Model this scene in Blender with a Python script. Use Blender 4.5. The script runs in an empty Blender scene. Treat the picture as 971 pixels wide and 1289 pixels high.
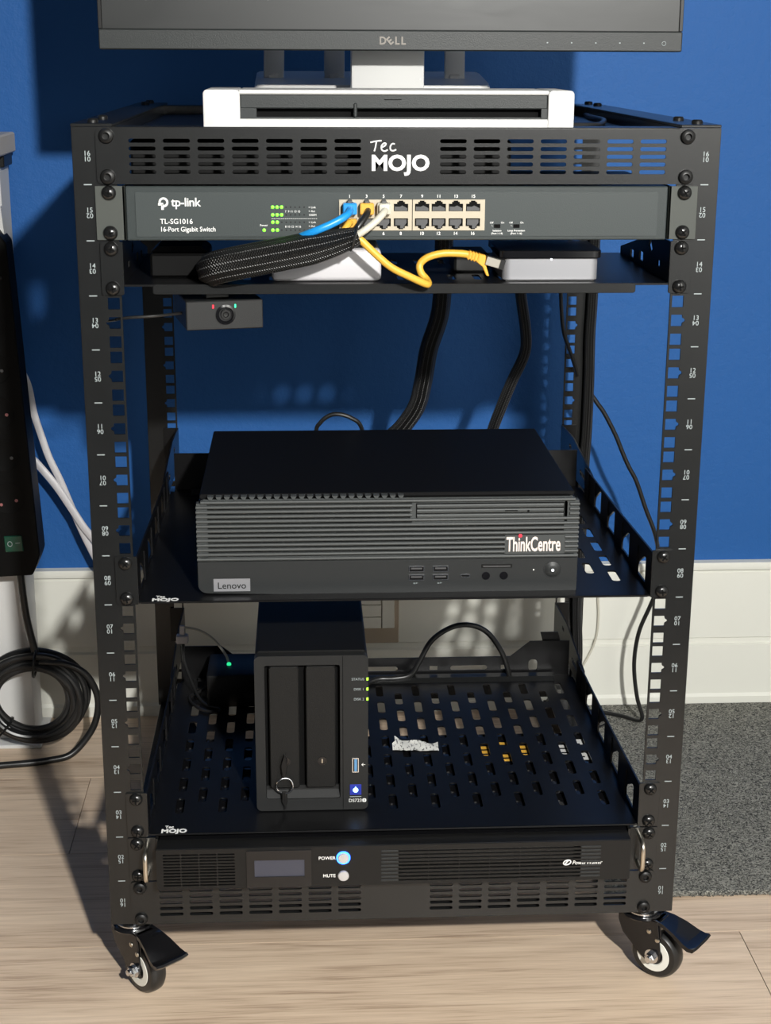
import bpy, bmesh, math, random
from mathutils import Matrix, Vector
random.seed(7)
S = 0.001                       # all measures below are millimetres
C = bpy.context.scene.collection
PI = math.pi

# ---------------------------------------------------------------- camera, light, exposure
sc = bpy.context.scene
cam = bpy.data.cameras.new('camera'); co = bpy.data.objects.new('camera', cam); C.objects.link(co)
pitch, yaw, roll, F = 0.286389312, 0.05431001, 0.004576577, 1961.22629
cam.sensor_fit = 'VERTICAL'; cam.sensor_height = 24.0; cam.lens = F*24.0/1289.0
cam.clip_start = 0.02; cam.clip_end = 50
fwd = Vector((math.sin(yaw)*math.cos(pitch), math.cos(yaw)*math.cos(pitch), -math.sin(pitch)))
rgt = Vector((math.cos(yaw), -math.sin(yaw), 0)); up = rgt.cross(fwd)
r2 = rgt*math.cos(roll)+up*math.sin(roll); u2 = -rgt*math.sin(roll)+up*math.cos(roll)
m = Matrix((r2, u2, -fwd)).transposed().to_4x4()
m.translation = Vector((-79.325, -1276.428, 768.36))*S
co.matrix_world = m
sc.camera = co
w = bpy.data.worlds.new('room_light'); sc.world = w; w.use_nodes = True
bg = w.node_tree.nodes['Background']; bg.inputs[0].default_value = (0.80, 0.88, 1.0, 1); bg.inputs[1].default_value = 0.064
ld = bpy.data.lights.new('room_lamp', 'POINT'); ld.energy = 275; ld.color = (1.0, 0.985, 0.945); ld.shadow_soft_size = 0.034
lo = bpy.data.objects.new('room_lamp', ld); C.objects.link(lo); lo.location = (0.353, -1.896, 1.315)
sc.view_settings.view_transform = 'Standard'; sc.view_settings.look = 'None'
sc.view_settings.exposure = 0.0; sc.view_settings.gamma = 1.0

# ---------------------------------------------------------------- materials
MATS = {}
def mat(name, col, rough=0.5, metal=0.0, bump=0.0, bscale=300, var=0.0, vscale=20, emit=0.0, spec=0.5, coat=0.0, trans=0.0):
    if name in MATS: return MATS[name]
    ma = bpy.data.materials.new(name); ma.use_nodes = True
    nt = ma.node_tree; b = nt.nodes['Principled BSDF']
    b.inputs['Base Color'].default_value = (*col, 1); b.inputs['Roughness'].default_value = rough
    b.inputs['Metallic'].default_value = metal; b.inputs['Specular IOR Level'].default_value = spec
    b.inputs['Coat Weight'].default_value = coat
    if emit:
        b.inputs['Emission Color'].default_value = (*col, 1); b.inputs['Emission Strength'].default_value = emit
    tc = nt.nodes.new('ShaderNodeTexCoord')
    if bump:
        n = nt.nodes.new('ShaderNodeTexNoise'); n.inputs['Scale'].default_value = bscale; n.inputs['Detail'].default_value = 3
        bp = nt.nodes.new('ShaderNodeBump'); bp.inputs['Strength'].default_value = bump; bp.inputs['Distance'].default_value = 0.0006
        nt.links.new(tc.outputs['Object'], n.inputs['Vector']); nt.links.new(n.outputs['Fac'], bp.inputs['Height'])
        nt.links.new(bp.outputs['Normal'], b.inputs['Normal'])
    if var:
        n = nt.nodes.new('ShaderNodeTexNoise'); n.inputs['Scale'].default_value = vscale; n.inputs['Detail'].default_value = 5
        mx = nt.nodes.new('ShaderNodeMix'); mx.data_type = 'RGBA'
        mx.inputs['A'].default_value = (*[c*(1-var) for c in col], 1); mx.inputs['B'].default_value = (*[min(1, c*(1+var)) for c in col], 1)
        nt.links.new(tc.outputs['Object'], n.inputs['Vector']); nt.links.new(n.outputs['Fac'], mx.inputs['Factor'])
        nt.links.new(mx.outputs['Result'], b.inputs['Base Color'])
    MATS[name] = ma
    return ma
POWDER = mat('black_powder_coat', (0.0092, 0.0096, 0.0097), 0.265, bump=0.12, bscale=1400, var=0.2, vscale=60)
SHELFM = mat('black_shelf_coat', (0.0045, 0.0045, 0.005), 0.32, bump=0.18, bscale=1400, var=0.3, vscale=40, spec=0.3)
BPLAST = mat('black_plastic', (0.007, 0.007, 0.007), 0.4, spec=0.3)
NASM = mat('textured_black_plastic', (0.0165, 0.017, 0.0172), 0.45, bump=0.2, bscale=1500, spec=0.25)
NASD = mat('grained_drive_door', (0.0085, 0.0085, 0.0083), 0.5, bump=0.35, bscale=1100, var=0.4, vscale=700, spec=0.25)
PCM = mat('dark_grey_plastic', (0.021, 0.0225, 0.023), 0.42, bump=0.15, bscale=1500, spec=0.3)
PCL = mat('grey_rib_plastic', (0.052, 0.056, 0.056), 0.45, spec=0.3)
DARK = mat('dark_void', (0.004, 0.004, 0.004), 0.8, spec=0.1)
GLOSS = mat('gloss_black', (0.006, 0.006, 0.007), 0.12)
SWM = mat('switch_grey_metal', (0.033, 0.040, 0.040), 0.36, bump=0.15, bscale=1200, var=0.1, vscale=200, spec=0.3)
SWF = mat('switch_face_grey', (0.044, 0.052, 0.052), 0.36, bump=0.12, bscale=1200, spec=0.3)
EAR = mat('ear_grey', (0.060, 0.065, 0.059), 0.42, spec=0.25)
WHITE = mat('white_plastic', (0.57, 0.57, 0.555), 0.35)
WHITE2 = mat('warm_white_plastic', (0.52, 0.505, 0.52), 0.4)
LEGM = mat('white_painted_metal', (0.60, 0.60, 0.59), 0.45, var=0.06, vscale=8)
PRINT = mat('white_print', (0.80, 0.80, 0.78), 0.6)
PRINTG = mat('grey_print', (0.30, 0.34, 0.345), 0.6)
BLUEC = mat('blue_cable', (0.01, 0.24, 0.62), 0.35)
YELC = mat('yellow_cable', (0.66, 0.38, 0.045), 0.4)
YELP = mat('yellow_plug', (0.70, 0.36, 0.045), 0.35)
WHC = mat('cream_cable', (0.52, 0.50, 0.42), 0.4)
BLKC = mat('black_cable', (0.012, 0.012, 0.012), 0.32)
CREAM = mat('cream_port_frame', (0.42, 0.37, 0.28), 0.4)
GREYP = mat('grey_contact', (0.07, 0.07, 0.072), 0.35)
CHROME = mat('chrome', (0.75, 0.76, 0.78), 0.18, metal=1.0)
STEEL = mat('brushed_steel', (0.62, 0.58, 0.50), 0.3, metal=1.0)
NICKEL = mat('black_nickel', (0.05, 0.05, 0.05), 0.22, metal=0.85)
SILVER = mat('silver_aluminium', (0.27, 0.27, 0.285), 0.4, metal=0.35)
GREEN = mat('green_led', (0.16, 1.0, 0.03), emit=1.8)
LIME = mat('lime_led', (0.42, 1.0, 0.05), emit=1.2)
TEAL = mat('teal_led', (0.03, 0.9, 0.35), emit=1.0)
RED = mat('red_led', (1.0, 0.02, 0.04), emit=1.5)
BLUEL = mat('blue_led', (0.02, 0.12, 1.0), emit=9.0)
BLUEI = mat('pale_blue_led', (0.25, 0.55, 1.0), emit=4.0)
WHL = mat('white_led', (0.9, 0.95, 1.0), emit=2.5)
LCD = mat('unlit_lcd', (0.04, 0.043, 0.062), 0.25)
BEIGE = mat('beige_plastic', (0.40, 0.33, 0.25), 0.5)
RUBBER = mat('black_tyre', (0.012, 0.012, 0.012), 0.35)
HUBW = mat('white_hub', (0.72, 0.72, 0.66), 0.4)
REDDOT = mat('red_print', (0.75, 0.03, 0.06), 0.5)
LOGOW = mat('warm_white_print', (0.72, 0.62, 0.57), 0.5)
GREENR = mat('green_rocker', (0.004, 0.05, 0.03), 0.25)
PINK = mat('pink_socket', (0.28, 0.10, 0.10), 0.5)
MON = mat('monitor_bezel', (0.020, 0.023, 0.023), 0.42, bump=0.2, bscale=1400, spec=0.3)
BRZ = mat('dim_metal_emblem', (0.10, 0.092, 0.082), 0.4, metal=0.6)
USBB = mat('usb_blue', (0.10, 0.25, 0.45), 0.4)
YSTK = mat('yellow_sticker', (0.72, 0.40, 0.05), 0.6)
WSTK = mat('white_sticker', (0.7, 0.7, 0.68), 0.6)

def mat_screen():
    ma = mat('monitor_screen', (0.009, 0.0105, 0.0105), 0.40, spec=0.4)
    nt = ma.node_tree; b = nt.nodes['Principled BSDF']; tc = nt.nodes.new('ShaderNodeTexCoord')
    mp = nt.nodes.new('ShaderNodeMapping'); mp.inputs['Scale'].default_value = (3, 1, 14)
    n = nt.nodes.new('ShaderNodeTexNoise'); n.inputs['Scale'].default_value = 4; n.inputs['Detail'].default_value = 6; n.inputs['Distortion'].default_value = 1.2
    r = nt.nodes.new('ShaderNodeMapRange'); r.inputs[3].default_value = 0.34; r.inputs[4].default_value = 0.46
    nt.links.new(tc.outputs['Object'], mp.inputs[0]); nt.links.new(mp.outputs[0], n.inputs['Vector'])
    nt.links.new(n.outputs['Fac'], r.inputs[0]); nt.links.new(r.outputs[0], b.inputs['Roughness'])
    return ma
SCREEN = mat_screen()

def mat_wall():
    ma = mat('blue_wall_paint', (0.015, 0.094, 0.305), 0.6, spec=0.25)
    nt = ma.node_tree; b = nt.nodes['Principled BSDF']; tc = nt.nodes.new('ShaderNodeTexCoord')
    n = nt.nodes.new('ShaderNodeTexNoise'); n.inputs['Scale'].default_value = 110; n.inputs['Detail'].default_value = 4
    n2 = nt.nodes.new('ShaderNodeTexNoise'); n2.inputs['Scale'].default_value = 420; n2.inputs['Detail'].default_value = 2
    a = nt.nodes.new('ShaderNodeMath'); a.operation = 'MULTIPLY_ADD'; a.inputs[1].default_value = 0.4
    bp = nt.nodes.new('ShaderNodeBump'); bp.inputs['Strength'].default_value = 0.40; bp.inputs['Distance'].default_value = 0.0018
    for q in (n, n2): nt.links.new(tc.outputs['Object'], q.inputs['Vector'])
    nt.links.new(n2.outputs['Fac'], a.inputs[0]); nt.links.new(n.outputs['Fac'], a.inputs[2])
    nt.links.new(a.outputs[0], bp.inputs['Height']); nt.links.new(bp.outputs['Normal'], b.inputs['Normal'])
    return ma
def mat_wood():
    ma = mat('pale_oak_plank', (0.5, 0.37, 0.26), 0.45, spec=0.4)
    nt = ma.node_tree; b = nt.nodes['Principled BSDF']; tc = nt.nodes.new('ShaderNodeTexCoord')
    oi = nt.nodes.new('ShaderNodeObjectInfo')
    vm = nt.nodes.new('ShaderNodeVectorMath'); vm.operation = 'MULTIPLY_ADD'
    cx = nt.nodes.new('ShaderNodeCombineXYZ')
    for i in range(3): nt.links.new(oi.outputs['Random'], cx.inputs[i])
    vm.inputs[1].default_value = (7.3, 3.1, 5.7)
    nt.links.new(cx.outputs[0], vm.inputs[0]); nt.links.new(tc.outputs['Object'], vm.inputs[2])
    def noise(scale, sc3, det, dist):
        mp = nt.nodes.new('ShaderNodeMapping'); mp.inputs['Scale'].default_value = sc3
        n = nt.nodes.new('ShaderNodeTexNoise'); n.inputs['Scale'].default_value = scale; n.inputs['Detail'].default_value = det; n.inputs['Distortion'].default_value = dist
        nt.links.new(vm.outputs[0], mp.inputs[0]); nt.links.new(mp.outputs[0], n.inputs['Vector']); return n
    def mr(src, lo, hi, o0=0.0, o1=1.0):
        q = nt.nodes.new('ShaderNodeMapRange'); q.inputs[1].default_value = lo; q.inputs[2].default_value = hi; q.inputs[3].default_value = o0; q.inputs[4].default_value = o1
        nt.links.new(src, q.inputs[0]); return q.outputs[0]
    def add(p, q):
        z = nt.nodes.new('ShaderNodeMath'); z.operation = 'ADD'; nt.links.new(p, z.inputs[0]); nt.links.new(q, z.inputs[1]); return z.outputs[0]
    big = mr(noise(2.4, (0.8, 5, 1), 6, 1.5).outputs['Fac'], 0.3, 0.7, 0, 0.36)          # broad figure
    mid = mr(noise(9, (0.7, 16, 1), 5, 0.8).outputs['Fac'], 0.33, 0.67, 0, 0.34)         # streaks
    fine = mr(noise(22, (1.0, 40, 1), 3, 0.2).outputs['Fac'], 0.34, 0.62, 0, 0.22)       # pores: thin dark dashes
    tot = add(add(big, mid), fine)
    cr = nt.nodes.new('ShaderNodeValToRGB'); e = cr.color_ramp.elements
    e[0].position = 0.12; e[0].color = (0.33, 0.232, 0.160, 1); e[1].position = 0.78; e[1].color = (0.70, 0.555, 0.415, 1)
    k = cr.color_ramp.elements.new(0.40); k.color = (0.57, 0.435, 0.317, 1)
    nt.links.new(tot, cr.inputs[0]); nt.links.new(cr.outputs[0], b.inputs['Base Color'])
    class _a: outputs = [tot]
    a = _a
    bp = nt.nodes.new('ShaderNodeBump'); bp.inputs['Strength'].default_value = 0.15; bp.inputs['Distance'].default_value = 0.0005
    nt.links.new(a.outputs[0], bp.inputs['Height']); nt.links.new(bp.outputs['Normal'], b.inputs['Normal'])
    return ma
def mat_carpet():
    ma = mat('grey_needlefelt', (0.13, 0.13, 0.12), 0.95, spec=0.1)
    nt = ma.node_tree; b = nt.nodes['Principled BSDF']; tc = nt.nodes.new('ShaderNodeTexCoord')
    n = nt.nodes.new('ShaderNodeTexNoise'); n.inputs['Scale'].default_value = 150; n.inputs['Detail'].default_value = 5; n.inputs['Distortion'].default_value = 3.5
    cr = nt.nodes.new('ShaderNodeValToRGB'); e = cr.color_ramp.elements
    e[0].position = 0.40; e[0].color = (0.045, 0.046, 0.045, 1); e[1].position = 0.60; e[1].color = (0.33, 0.325, 0.285, 1)
    bp = nt.nodes.new('ShaderNodeBump'); bp.inputs['Strength'].default_value = 0.9; bp.inputs['Distance'].default_value = 0.003
    nt.links.new(tc.outputs['Object'], n.inputs['Vector']); nt.links.new(n.outputs['Fac'], cr.inputs[0]); nt.links.new(cr.outputs[0], b.inputs['Base Color'])
    nt.links.new(n.outputs['Fac'], bp.inputs['Height']); nt.links.new(bp.outputs['Normal'], b.inputs['Normal'])
    return ma
def mat_braid():
    ma = mat('braided_sleeve', (0.004, 0.004, 0.004), 0.38, spec=0.4)
    nt = ma.node_tree; b = nt.nodes['Principled BSDF']; tc = nt.nodes.new('ShaderNodeTexCoord')
    sp = nt.nodes.new('ShaderNodeSeparateXYZ'); nt.links.new(tc.outputs['UV'], sp.inputs[0])
    def mth(op, a, v=None):
        q = nt.nodes.new('ShaderNodeMath'); q.operation = op
        for i, z in enumerate((a, v)):
            if z is None: continue
            if isinstance(z, (int, float)): q.inputs[i].default_value = z
            else: nt.links.new(z, q.inputs[i])
        return q.outputs[0]
    su = mth('SINE', mth('MULTIPLY', sp.outputs[0], 2*PI*26))     # around
    sv = mth('SINE', mth('MULTIPLY', sp.outputs[1], 2*PI*520))    # along, metres
    h = mth('MULTIPLY', su, sv)
    thread = mth('GREATER_THAN', mth('MULTIPLY', mth('GREATER_THAN', mth('SINE', mth('MULTIPLY', sp.outputs[0], 2*PI*13)), 0.90), mth('GREATER_THAN', sv, 0.1)), 0.5)
    mx = nt.nodes.new('ShaderNodeMix'); mx.data_type = 'RGBA'
    mx.inputs['A'].default_value = (0.004, 0.004, 0.004, 1); mx.inputs['B'].default_value = (0.22, 0.22, 0.22, 1)
    nt.links.new(thread, mx.inputs['Factor']); nt.links.new(mx.outputs['Result'], b.inputs['Base Color'])
    bp = nt.nodes.new('ShaderNodeBump'); bp.inputs['Strength'].default_value = 0.8; bp.inputs['Distance'].default_value = 0.0008
    nt.links.new(h, bp.inputs['Height']); nt.links.new(bp.outputs['Normal'], b.inputs['Normal'])
    return ma
WALL = mat_wall(); WOOD = mat_wood(); CARPET = mat_carpet(); BRAID = mat_braid()
SKIRT = mat('white_baseboard_paint', (0.70, 0.70, 0.635), 0.5, bump=0.05, bscale=60, var=0.03, vscale=6)

# ---------------------------------------------------------------- mesh helpers (everything in mm)
class G:
    def __init__(self): self.bm = bmesh.new()
    def _take(self, b, M=None):
        if M is not None: bmesh.ops.transform(b, matrix=M, verts=b.verts)
        me = bpy.data.meshes.new('t'); b.to_mesh(me); b.free(); self.bm.from_mesh(me); bpy.data.meshes.remove(me); return self
    def box(self, x0, x1, y0, y1, z0, z1, bev=0.0, seg=1, M=None, mi=0):
        b = bmesh.new(); bmesh.ops.create_cube(b, size=1)
        for v in b.verts: v.co = Vector(((x0+x1)/2+v.co.x*(x1-x0), (y0+y1)/2+v.co.y*(y1-y0), (z0+z1)/2+v.co.z*(z1-z0)))
        if bev: bmesh.ops.bevel(b, geom=b.edges[:], offset=bev, segments=seg, affect='EDGES', profile=0.5)
        for f in b.faces: f.material_index = mi
        return self._take(b, M)
    def prism(self, poly, h0, h1, axis='y', bev=0.0, seg=1, M=None, mi=0):
        # poly in the plane of the two other axes (xz for y, yz for x, xy for z)
        b = bmesh.new()
        def P(a, c, h): return {'y': (a, h, c), 'x': (h, a, c), 'z': (a, c, h)}[axis]
        lo_ = [b.verts.new(P(a, c, h0)) for a, c in poly]; hi = [b.verts.new(P(a, c, h1)) for a, c in poly]
        b.faces.new(lo_); b.faces.new(hi[::-1]); n = len(poly)
        for i in range(n): b.faces.new((lo_[i], hi[i], hi[(i+1) % n], lo_[(i+1) % n]))
        bmesh.ops.recalc_face_normals(b, faces=b.faces[:])
        if bev: bmesh.ops.bevel(b, geom=b.edges[:], offset=bev, segments=seg, affect='EDGES', profile=0.5)
        for f in b.faces: f.material_index = mi
        return self._take(b, M)
    def lathe(self, prof, n=24, M=None, mi=0):
        # prof: (radius, height) along +Z
        b = bmesh.new(); rings = []
        for r, h in prof:
            if r < 1e-6: rings.append([b.verts.new((0, 0, h))])
            else: rings.append([b.verts.new((r*math.cos(2*PI*i/n), r*math.sin(2*PI*i/n), h)) for i in range(n)])
        for A, B in zip(rings, rings[1:]):
            for i in range(n):
                j = (i+1) % n
                if len(A) == 1 and len(B) == 1: continue
                if len(A) == 1: b.faces.new((A[0], B[j], B[i]))
                elif len(B) == 1: b.faces.new((A[i], A[j], B[0]))
                else: b.faces.new((A[i], A[j], B[j], B[i]))
        bmesh.ops.recalc_face_normals(b, faces=b.faces[:])
        for f in b.faces: f.material_index = mi
        return self._take(b, M)
    def tube(self, pts, r, n=10, sub=6, ripple=0.0, lobes=5, flat=1.0, closed=False, smooth=True, up=None):
        P = [Vector(p) for p in pts]
        if smooth and len(P) > 2:
            Q = []; L = len(P)
            for i in range(L-1 if not closed else L):
                if closed: p0, p1, p2, p3 = P[i-1], P[i], P[(i+1) % L], P[(i+2) % L]
                else: p0, p1, p2, p3 = P[max(i-1, 0)], P[i], P[i+1], P[min(i+2, L-1)]
                for k in range(sub):
                    t = k/sub
                    Q.append(0.5*((2*p1)+(p2-p0)*t+(2*p0-5*p1+4*p2-p3)*t*t+(3*p1-p0-3*p2+p3)*t**3))
            if not closed: Q.append(P[-1])
            P = Q
        b = bmesh.new(); uv = b.loops.layers.uv.new('uv'); L = len(P); rings = []
        T = [(P[min(i+1, L-1)]-P[max(i-1, 0)]).normalized() if not closed else (P[(i+1) % L]-P[i-1]).normalized() for i in range(L)]
        u = Vector(up) if up else T[0].orthogonal()
        d = [0.0]
        for i in range(1, L): d.append(d[-1]+(P[i]-P[i-1]).length*S)
        for i in range(L):
            u = (u-T[i]*u.dot(T[i])).normalized(); v = T[i].cross(u)
            rr = r(i/(L-1)) if callable(r) else r
            rings.append([b.verts.new(P[i]+(u*math.cos(a)*flat+v*math.sin(a))*rr*(1+ripple*math.cos(lobes*a+i*0.05))) for a in [2*PI*k/n for k in range(n)]])
        for i in range(L if closed else L-1):
            A, B = rings[i], rings[(i+1) % L]
            for k in range(n):
                f = b.faces.new((A[k], A[(k+1) % n], B[(k+1) % n], B[k])); f.smooth = True
                dd = (d[i], d[i+1] if i+1 < L else d[i]+0.003)
                for lp, (a, c) in zip(f.loops, ((k, 0), (k+1, 0), (k+1, 1), (k, 1))): lp[uv].uv = (a/n, dd[c])
        if not closed:
            b.faces.new(rings[0][::-1]); b.faces.new(rings[-1])
        return self._take(b)
    def mesh(self, M=None):
        if M is not None: bmesh.ops.transform(self.bm, matrix=M, verts=self.bm.verts)
        bmesh.ops.scale(self.bm, vec=(S, S, S), verts=self.bm.verts)
        me = bpy.data.meshes.new('mesh'); self.bm.to_mesh(me); self.bm.free()
        me.shade_smooth(); me.set_sharp_from_angle(angle=math.radians(32)); return me
    def add_mesh(self, me, M):      # me already in mm
        b = bmesh.new(); b.from_mesh(me); return self._take(b, M)

def rect(x0, x1, z0, z1): return [(x0, z0), (x1, z0), (x1, z1), (x0, z1)]
def rrect(x0, x1, z0, z1, r, n=4):
    o = []
    for cx, cz, a0 in ((x1-r, z0+r, -PI/2), (x1-r, z1-r, 0), (x0+r, z1-r, PI/2), (x0+r, z0+r, PI)):
        for k in range(n+1): a = a0+PI/2*k/n; o.append((cx+r*math.cos(a), cz+r*math.sin(a)))
    return o
def circ(cx, cz, r, n=14): return [(cx+r*math.cos(2*PI*k/n), cz+r*math.sin(2*PI*k/n)) for k in range(n)]
def cut_plate(outline, holes, thick):
    """a sheet with real holes, in the XY plane, centred on z = 0 (mm mesh)"""
    cu = bpy.data.curves.new('c', 'CURVE'); cu.dimensions = '2D'; cu.fill_mode = 'BOTH'; cu.extrude = thick/2
    for poly in [outline]+holes:
        s = cu.splines.new('POLY'); s.points.add(len(poly)-1); s.use_cyclic_u = True
        for p, (a, c) in zip(s.points, poly): p.co = (a, c, 0, 1)
    ob = bpy.data.objects.new('c', cu)
    me = bpy.data.meshes.new_from_object(ob); bpy.data.objects.remove(ob); bpy.data.curves.remove(cu)
    return me
XZ = Matrix(((1, 0, 0, 0), (0, 0, -1, 0), (0, 1, 0, 0), (0, 0, 0, 1)))       # sheet (a,c) -> x=a, z=c, faces -y
YZ = Matrix(((0, 0, 1, 0), (1, 0, 0, 0), (0, 1, 0, 0), (0, 0, 0, 1)))        # sheet (a,c) -> y=a, z=c
def text_mesh(s, size, thick=0.1, cx=1.0, bold=0.0, align='LEFT', shear=0.0, spacing=1.0):
    cu = bpy.data.curves.new('t', 'FONT'); cu.body = s; cu.size = size; cu.extrude = thick; cu.offset = bold*size
    cu.align_x = align; cu.shear = shear; cu.space_character = spacing; cu.resolution_u = 3
    ob = bpy.data.objects.new('t', cu); me = bpy.data.meshes.new_from_object(ob)
    bpy.data.objects.remove(ob); bpy.data.curves.remove(cu)
    if cx != 1.0: me.transform(Matrix.Diagonal((cx, 1, 1, 1)))
    return me
def T(x, y, z): return Matrix.Translation((x, y, z))
def Rz(a): return Matrix.Rotation(a, 4, 'Z')
def Rx(a): return Matrix.Rotation(a, 4, 'X')
def Ry(a): return Matrix.Rotation(a, 4, 'Y')
TOY = Rx(PI/2)              # lathe axis +Z -> -Y

WM = {}                     # world matrices (metres) of everything that parents
def thing(name, label, cat, loc=(0, 0, 0), rz=0.0, group=None):
    o = bpy.data.objects.new(name, None); o.empty_display_size = 0.05; C.objects.link(o)
    o.location = Vector(loc)*S; o.rotation_euler = (0, 0, rz)
    o['label'] = label; o['category'] = cat
    if group: o['group'] = group
    WM[o] = T(*(Vector(loc)*S)) @ Rz(rz)
    return o
def part(name, g, ma, parent=None, local=False, kind=None, label=None, M=None):
    """mesh in world mm unless local; origin is the parent's"""
    me = g if isinstance(g, bpy.types.Mesh) else g.mesh(M)
    if isinstance(g, bpy.types.Mesh): me.transform(Matrix.Diagonal((S, S, S, 1)) @ (M or Matrix()))
    for q in (ma if isinstance(ma, (list, tuple)) else [ma]): me.materials.append(q)
    o = bpy.data.objects.new(name, me); C.objects.link(o); me.name = name
    if parent is not None:
        o.parent = parent
        if not local: me.transform(WM[parent].inverted())
        WM[o] = WM[parent]
    else: WM[o] = Matrix()
    if kind: o['kind'] = kind
    if label: o['label'] = label
    return o
def place(name, me, parent, M):
    """an object sharing a mesh (already in metres) at world matrix M in mm"""
    o = bpy.data.objects.new(name, me); C.objects.link(o); o.parent = parent
    Mm = M.copy(); Mm.translation = M.translation*S
    o.matrix_local = WM[parent].inverted() @ Mm; WM[o] = Mm
    return o
def lone(name, g, ma, label, cat, group=None, kind=None):
    """a one-mesh thing: origin moved to the middle of its base"""
    me = g.mesh() if isinstance(g, G) else g
    vs = [v.co for v in me.vertices]
    b = Vector(((min(v.x for v in vs)+max(v.x for v in vs))/2, (min(v.y for v in vs)+max(v.y for v in vs))/2, min(v.z for v in vs)))
    me.transform(Matrix.Translation(-b)); me.materials.append(ma); me.name = name
    o = bpy.data.objects.new(name, me); C.objects.link(o); o.location = b; WM[o] = Matrix.Translation(b)
    o['label'] = label; o['category'] = cat
    if group: o['group'] = group
    if kind: o['kind'] = kind
    return o
def structure(name, g, ma, parent=None):
    o = part(name, g, ma, parent); o['kind'] = 'structure'; return o
def text(name, parent, s, size, x, y, z, ma=None, **k):
    me = text_mesh(s, size, **k)
    return part(name, me, ma or PRINT, parent, M=Matrix.Diagonal((S, S, S, 1)).inverted() @ Matrix.Diagonal((S, S, S, 1)) @ T(x, y, z) @ XZ)

FL = -75.0                  # floor height below the rack's lower edge
WY = 650.0                  # wall plane

# ---------------------------------------------------------------- setting
g = G(); g.box(-1500, 900, WY, WY+100, FL-20, 1900); structure('wall_back', g, WALL)
g = G(); g.box(900, 1000, -3400, WY, FL-20, 1900); structure('bounce_wall_right', g, mat('white_bounce_wall', (0.62, 0.62, 0.60), 0.6))  # unseen white wall, added to reflect lamp light onto the right side
def skirting():
    y = WY
    prof = [(y+4, FL), (y-10, FL), (y-10, FL+14), (y-7, FL+18), (y-7, 12), (y-3, 14), (y-3, 21), (y-7, 23), (y-7, 114), (y-5, 116), (y-5, 118), (y-11, 119), (y-12, 124), (y-11, 129), (y+4, 130)]
    g = G(); g.prism(prof, -1500, 898, axis='x'); return g
structure('baseboard_back', skirting(), SKIRT)
# floor: a sub-floor slab that carries the planks
g = G(); g.box(-1500, 1000, -700, WY, FL-30, FL-12); floor = structure('floor', g, DARK)
g = G(); g.box(-649.6, 649.6, -93.6, 93.6, -12, 0); plank_me = g.mesh(); plank_me.materials.append(WOOD); plank_me.name = 'plank'
offs = {0: 310, 1: -340, 2: 120, 3: -520, 4: 356, 5: -60, 6: 240}
k = 0
for r in range(7):
    yc = 554-188*r
    seam = {0: 200, 1: -341, 2: -820, 3: 352, 4: -150, 5: 420, 6: 0}[r]
    for j in (-2, -1, 0, 1):
        xc = seam+650+1300*j
        if xc < -2000 or xc > 2000: continue
        place('plank', plank_me, floor, T(xc, yc, FL)); k += 1
# grey mat on the right
g = G(); g.box(226, 880, 151, WY-12, FL, FL+6, bev=1.2)
random.seed(3)
for i in range(420):        # frayed front edge
    x = random.uniform(300, 640); h = random.uniform(0.5, 5)
    g.box(x, x+1.0, 151-random.uniform(0.6, 2.2), 152, FL+h, FL+h+0.8)
lone('floor_mat', g, CARPET, 'mottled dark grey felt carpet mat lying on the floor right of the rack', 'mat')

# ---------------------------------------------------------------- rack
U = 44.45
rack = thing('equipment_rack', 'black four post open frame equipment rack standing on castors before the blue wall', 'rack', (0, 270, FL))
def rail_mesh(right, y, back):
    holes = []
    for u in range(16):
        for h, notch in ((6.35, 0), (22.22, 1), (38.1, 0)):
            z = u*U+h
            p = [(-237.4, z-4.8), (-227.8, z-4.8), (-227.8, z+4.8), (-237.4, z+4.8)]
            if notch: p += [(-237.4, z+2.2), (-239.3, z+1.0), (-239.3, z-1.0), (-237.4, z-2.2)]
            if notch: p = [(-227.8, z-4.8), (-227.8, z+4.8), (-237.0, z+4.8), (-237.4, z+2.2), (-239.5, z+0.8), (-239.5, z-0.8), (-237.4, z-2.2), (-237.0, z-4.8)]
            holes.append(p)
    out = rect(-260, -226.0, 0, 711.5)
    me = cut_plate(out, holes, 2.0)
    if right: me.transform(Matrix.Diagonal((-1, 1, 1, 1))); me.flip_normals()
    g = G(); g.add_mesh(me, T(0, y+1, 0) @ XZ)
    s = 1 if right else -1
    x0, x1 = sorted((s*258, s*260.4)); d0, d1 = sorted((y+0.2, y+(40 if not back else 40)))
    g.box(x0, x1, d0, d1, 0, 711.5, bev=0.6)
    return g
for right in (0, 1):
    for y, back in ((0, 0), (503, 1)):
        po = part('post', rail_mesh(right, y, back), POWDER, rack)
        if not back:
            g = G()
            for u in range(16):
                s = 1 if right else -1
                a = text_mesh('%02d' % (u+1), 5.6, thick=0.08, align='CENTER', bold=0.004)
                b = text_mesh('%02d' % (16-u), 5.6, thick=0.08, align='CENTER', bold=0.004)
                g.add_mesh(a, T(s*248.6, -0.02, (u+.5)*U+0.35) @ XZ)
                g.add_mesh(b, T(s*248.6, -0.02, (u+.5)*U-0.35) @ XZ @ Rz(PI))
                if u: g.box(s*249-3.2, s*249+3.2, -0.1, 0.05, u*U-0.4, u*U+0.4)
            part('unit_numbers', g, PRINTG, po)
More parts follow.
